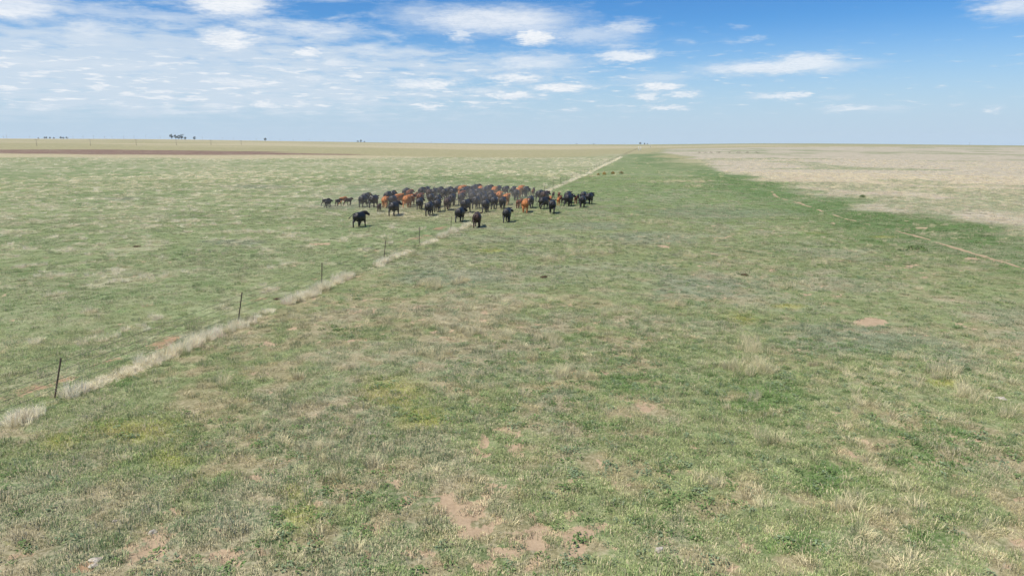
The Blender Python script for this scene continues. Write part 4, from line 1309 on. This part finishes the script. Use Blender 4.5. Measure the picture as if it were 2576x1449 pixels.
def shrub_mesh(seed, n_, w_, h_):
    r_ = random.Random(seed)
    V, F, A = [], [], []
    for k in range(n_):
        a_, q_ = r_.random() * 6.28, r_.random() ** .5
        p_ = Vector((w_ * q_ * math.cos(a_), w_ * q_ * math.sin(a_), h_ * (1 - q_ * q_ * .6) * r_.random() ** .6))
        s_ = .05 + .06 * r_.random()
        t1 = Vector((r_.gauss(0, 1), r_.gauss(0, 1), r_.gauss(0, 1.4))).normalized()
        t2 = t1.orthogonal().normalized()
        b_ = len(V)
        V += [tuple(p_ - t1 * s_), tuple(p_ + t2 * s_ * .5), tuple(p_ + t1 * s_), tuple(p_ - t2 * s_ * .5)]
        F += [b_, b_ + 1, b_ + 2, b_ + 3]
        A += [r_.random()] * 4
    me_ = fast_mesh('foliage', V, F, [4] * n_)
    at_ = me_.attributes.new('shade', 'FLOAT', 'POINT')
    at_.data.foreach_set('value', np.array(A, np.float32))
    bm_ = bmesh.new()
    for k in range(5):
        a_ = k * 1.26
        tube_into(bm_, [(0, 0, -.05), (w_ * .3 * math.cos(a_), w_ * .3 * math.sin(a_), h_ * .4), (w_ * .55 * math.cos(a_), w_ * .55 * math.sin(a_), h_ * .75)], [.02, .014, .006], 5)
    return me_, bm_mesh(bm_, 'stems')


rustm, T_ = new_mat('rusty_foliage')
tn = T_.n('ShaderNodeAttribute', attribute_name='shade', attribute_type='GEOMETRY').outputs['Fac']
finish(rustm, T_, T_.n('ShaderNodeBsdfDiffuse', {'Color': T_.mix(tn, (0.16, 0.10, 0.03, 1), (0.46, 0.30, 0.08, 1))}).outputs[0])
darkm, T_ = new_mat('dark_foliage')
tn = T_.n('ShaderNodeAttribute', attribute_name='shade', attribute_type='GEOMETRY').outputs['Fac']
finish(darkm, T_, T_.n('ShaderNodeBsdfDiffuse', {'Color': T_.mix(tn, (0.025, 0.03, 0.022, 1), (0.07, 0.075, 0.055, 1))}).outputs[0])
for k, (u, v, w_, h_, lab) in enumerate([(1505, 441, .35, .45, 'smallest of the rusty yellow shrubs, nearest to the fence'), (1520, 440.5, .5, .85, 'rusty yellow shrub with a spiky top, second from the fence'),
                                          (1541.5, 438.5, .5, .7, 'low rusty yellow shrub, third from the fence'), (1562.5, 438, .62, .85, 'widest rusty yellow shrub, farthest from the fence')]):
    p_ = at(u, v)
    root = tag(empty('shrub', (p_[0], p_[1], fz(p_)), k * 1.3), lab, 'shrub', 'rusty shrubs beyond the herd')
    fm, smh = shrub_mesh(20 + k, 260, w_, h_)
    link_mesh('foliage', fm, rustm, root)
    link_mesh('stems', smh, barkm, root)
plantm, T_ = new_mat('green_foliage')
tn = T_.n('ShaderNodeAttribute', attribute_name='shade', attribute_type='GEOMETRY').outputs['Fac']
finish(plantm, T_, T_.n('ShaderNodeBsdfDiffuse', {'Color': T_.mix(tn, (0.06, 0.10, 0.035, 1), (0.16, 0.22, 0.08, 1))}).outputs[0])
dsh = [shrub_mesh(40, 120, 1.0, .9), shrub_mesh(41, 120, 1.6, 1.0)]
for k, u in enumerate([1759, 1774, 1789, 1808, 1834, 1859, 1880, 1905]):
    p_ = at(u, 385.6)
    root = tag(empty('shrub', (p_[0], p_[1], fz(p_)), k * .9), '%s dark low shrub from the left in the row across the dry field' % ORD[k], 'shrub', 'dark shrubs along the far field line')
    for nm, me_, mt_ in (('foliage', dsh[k % 2][0], darkm), ('stems', dsh[k % 2][1], barkm)):
        link_mesh(nm, me_, mt_, root)
for k, (u, v, w_, h_, lab) in enumerate([(2170, 497, .5, .35, 'small dark green plant in the lush strip below the dry field'), (2303, 629, .8, .35, 'low dark green clump on the camera side of the cattle trail')]):
    p_ = at(u, v)
    root = tag(empty('low_plant', (p_[0], p_[1], fz(p_)), k), lab, 'plant')
    fm, smh = shrub_mesh(60 + k, 160, w_, h_)
    link_mesh('foliage', fm, plantm, root)
    link_mesh('stems', smh, barkm, root)

# ------------------------------------------------------------------ stones
stonem, T_ = new_mat('pale_stone')
tn = T_.noise(T_.n('ShaderNodeTexCoord').outputs['Object'], 12, 5, 0.6).outputs[0]
bp_ = T_.n('ShaderNodeBump', {'Strength': 0.6, 'Distance': 0.02, 'Height': tn})
finish(stonem, T_, T_.n('ShaderNodeBsdfPrincipled', {'Base Color': T_.mix(T_.ramp(tn, .35, .65), (0.34, 0.29, 0.22, 1), (0.54, 0.48, 0.39, 1)), 'Roughness': 0.9, 'Normal': bp_.outputs[0]}).outputs[0])
for k, (u, v, w_, lab) in enumerate([(386, 1340, .085, 'pale flat stone between two turf mats at lower left'), (289, 1312, .05, 'small pale stone in the turf above the lower left bare patch'),
                                     (243, 1410, .10, 'pale ragged stone at the right rim of the lower left red earth'), (235, 1425, .08, 'second pale stone touching the lower left red earth, nearer the camera'),
                                     (827, 889, .06, 'small white stone on grass right of the fence, mid left'), (885, 743, .07, 'pale stone beside the fence-line grass, between third and fourth posts'),
                                     (2517, 1006, .12, 'pale bleached stone in tall grass near the right edge'), (2128, 874, .05, 'tiny pale stone below the big bare patch at right'),
                                     (930, 1089, .06, 'tan stone at the edge of the yellow-green turf'), (1657, 1388, .09, 'bleached white stone among weeds at the bottom')]):
    r_ = random.Random(90 + k)
    bm = bmesh.new()
    bmesh.ops.create_icosphere(bm, subdivisions=3, radius=1.0)
    for v_ in bm.verts:
        c_ = v_.co.copy()
        f_ = 1.0 + 0.28 * math.sin(3.1 * c_.x + k) * math.cos(2.7 * c_.y + 2 * k) + 0.14 * math.sin(6.3 * c_.z + 4 * c_.x + k)
        v_.co = Vector((c_.x * f_ * 1.15, c_.y * f_ * .8, max(c_.z * f_ * .55, -.25))) * w_
    p_ = at(u, v)
    o = tag(link_mesh('stone', bm_mesh(bm, 'stone'), stonem), lab, 'stone', 'pale stones in the grass')
    o.location = (p_[0], p_[1], fz(p_) + w_ * .05)
    o.rotation_euler = (r_.uniform(-.2, .2), r_.uniform(-.2, .2), r_.uniform(0, 6.28))

# ------------------------------------------------------------------ dung
dungm, T_ = new_mat('dry_dung')
tn = T_.noise(T_.n('ShaderNodeTexCoord').outputs['Object'], 18, 4, 0.6).outputs[0]
finish(dungm, T_, T_.n('ShaderNodeBsdfDiffuse', {'Color': T_.mix(tn, (0.035, 0.022, 0.014, 1), (0.10, 0.066, 0.042, 1))}).outputs[0])
for k, (u, v, w_, lab) in enumerate([(1369, 699, .17, 'dark brown dung heap in grass to the right of the fence-line strip'), (1874, 692, .20, 'dark dung heap on the right-hand green, left of the cattle trail'),
                                     (345, 622, .22, 'dark dung heap alone on the left pasture'), (697, 752, .15, 'dark dung heap by the second fence post in view')]):
    bm = bmesh.new()
    bmesh.ops.create_icosphere(bm, subdivisions=3, radius=1.0)
    for v_ in bm.verts:
        c_ = v_.co.copy()
        f_ = 1.0 + 0.22 * math.sin(4.2 * c_.x + 2 * k) * math.cos(3.7 * c_.y + k) + 0.10 * math.sin(9 * c_.y + 7 * c_.x)
        v_.co = Vector((c_.x * f_ * 1.25, c_.y * f_, max(c_.z * f_ * .45, -.2))) * w_
    p_ = at(u, v)
    o = tag(link_mesh('dung_heap', bm_mesh(bm, 'dung_heap'), dungm), lab, 'dung', 'dung heaps in the grass')
    o.location = (p_[0], p_[1], fz(p_) + w_ * .05)
    o.rotation_euler = (0, 0, k * 1.9)

# ------------------------------------------------------------------ air
bm = bmesh.new()
box_into(bm, -3300, 3300, -3300, 3300, -26, 44)
haze_m, A_ = new_mat('air')
av = A_.n('ShaderNodeVolumePrincipled', {'Color': (0.80, 0.88, 1.0, 1), 'Density': 0.00009, 'Anisotropy': 0.0})
ao = A_.n('ShaderNodeOutputMaterial')
haze_m.node_tree.links.new(av.outputs[0], ao.inputs['Volume'])
tag(link_mesh('haze', bm_mesh(bm, 'haze', False), haze_m), kind='stuff')
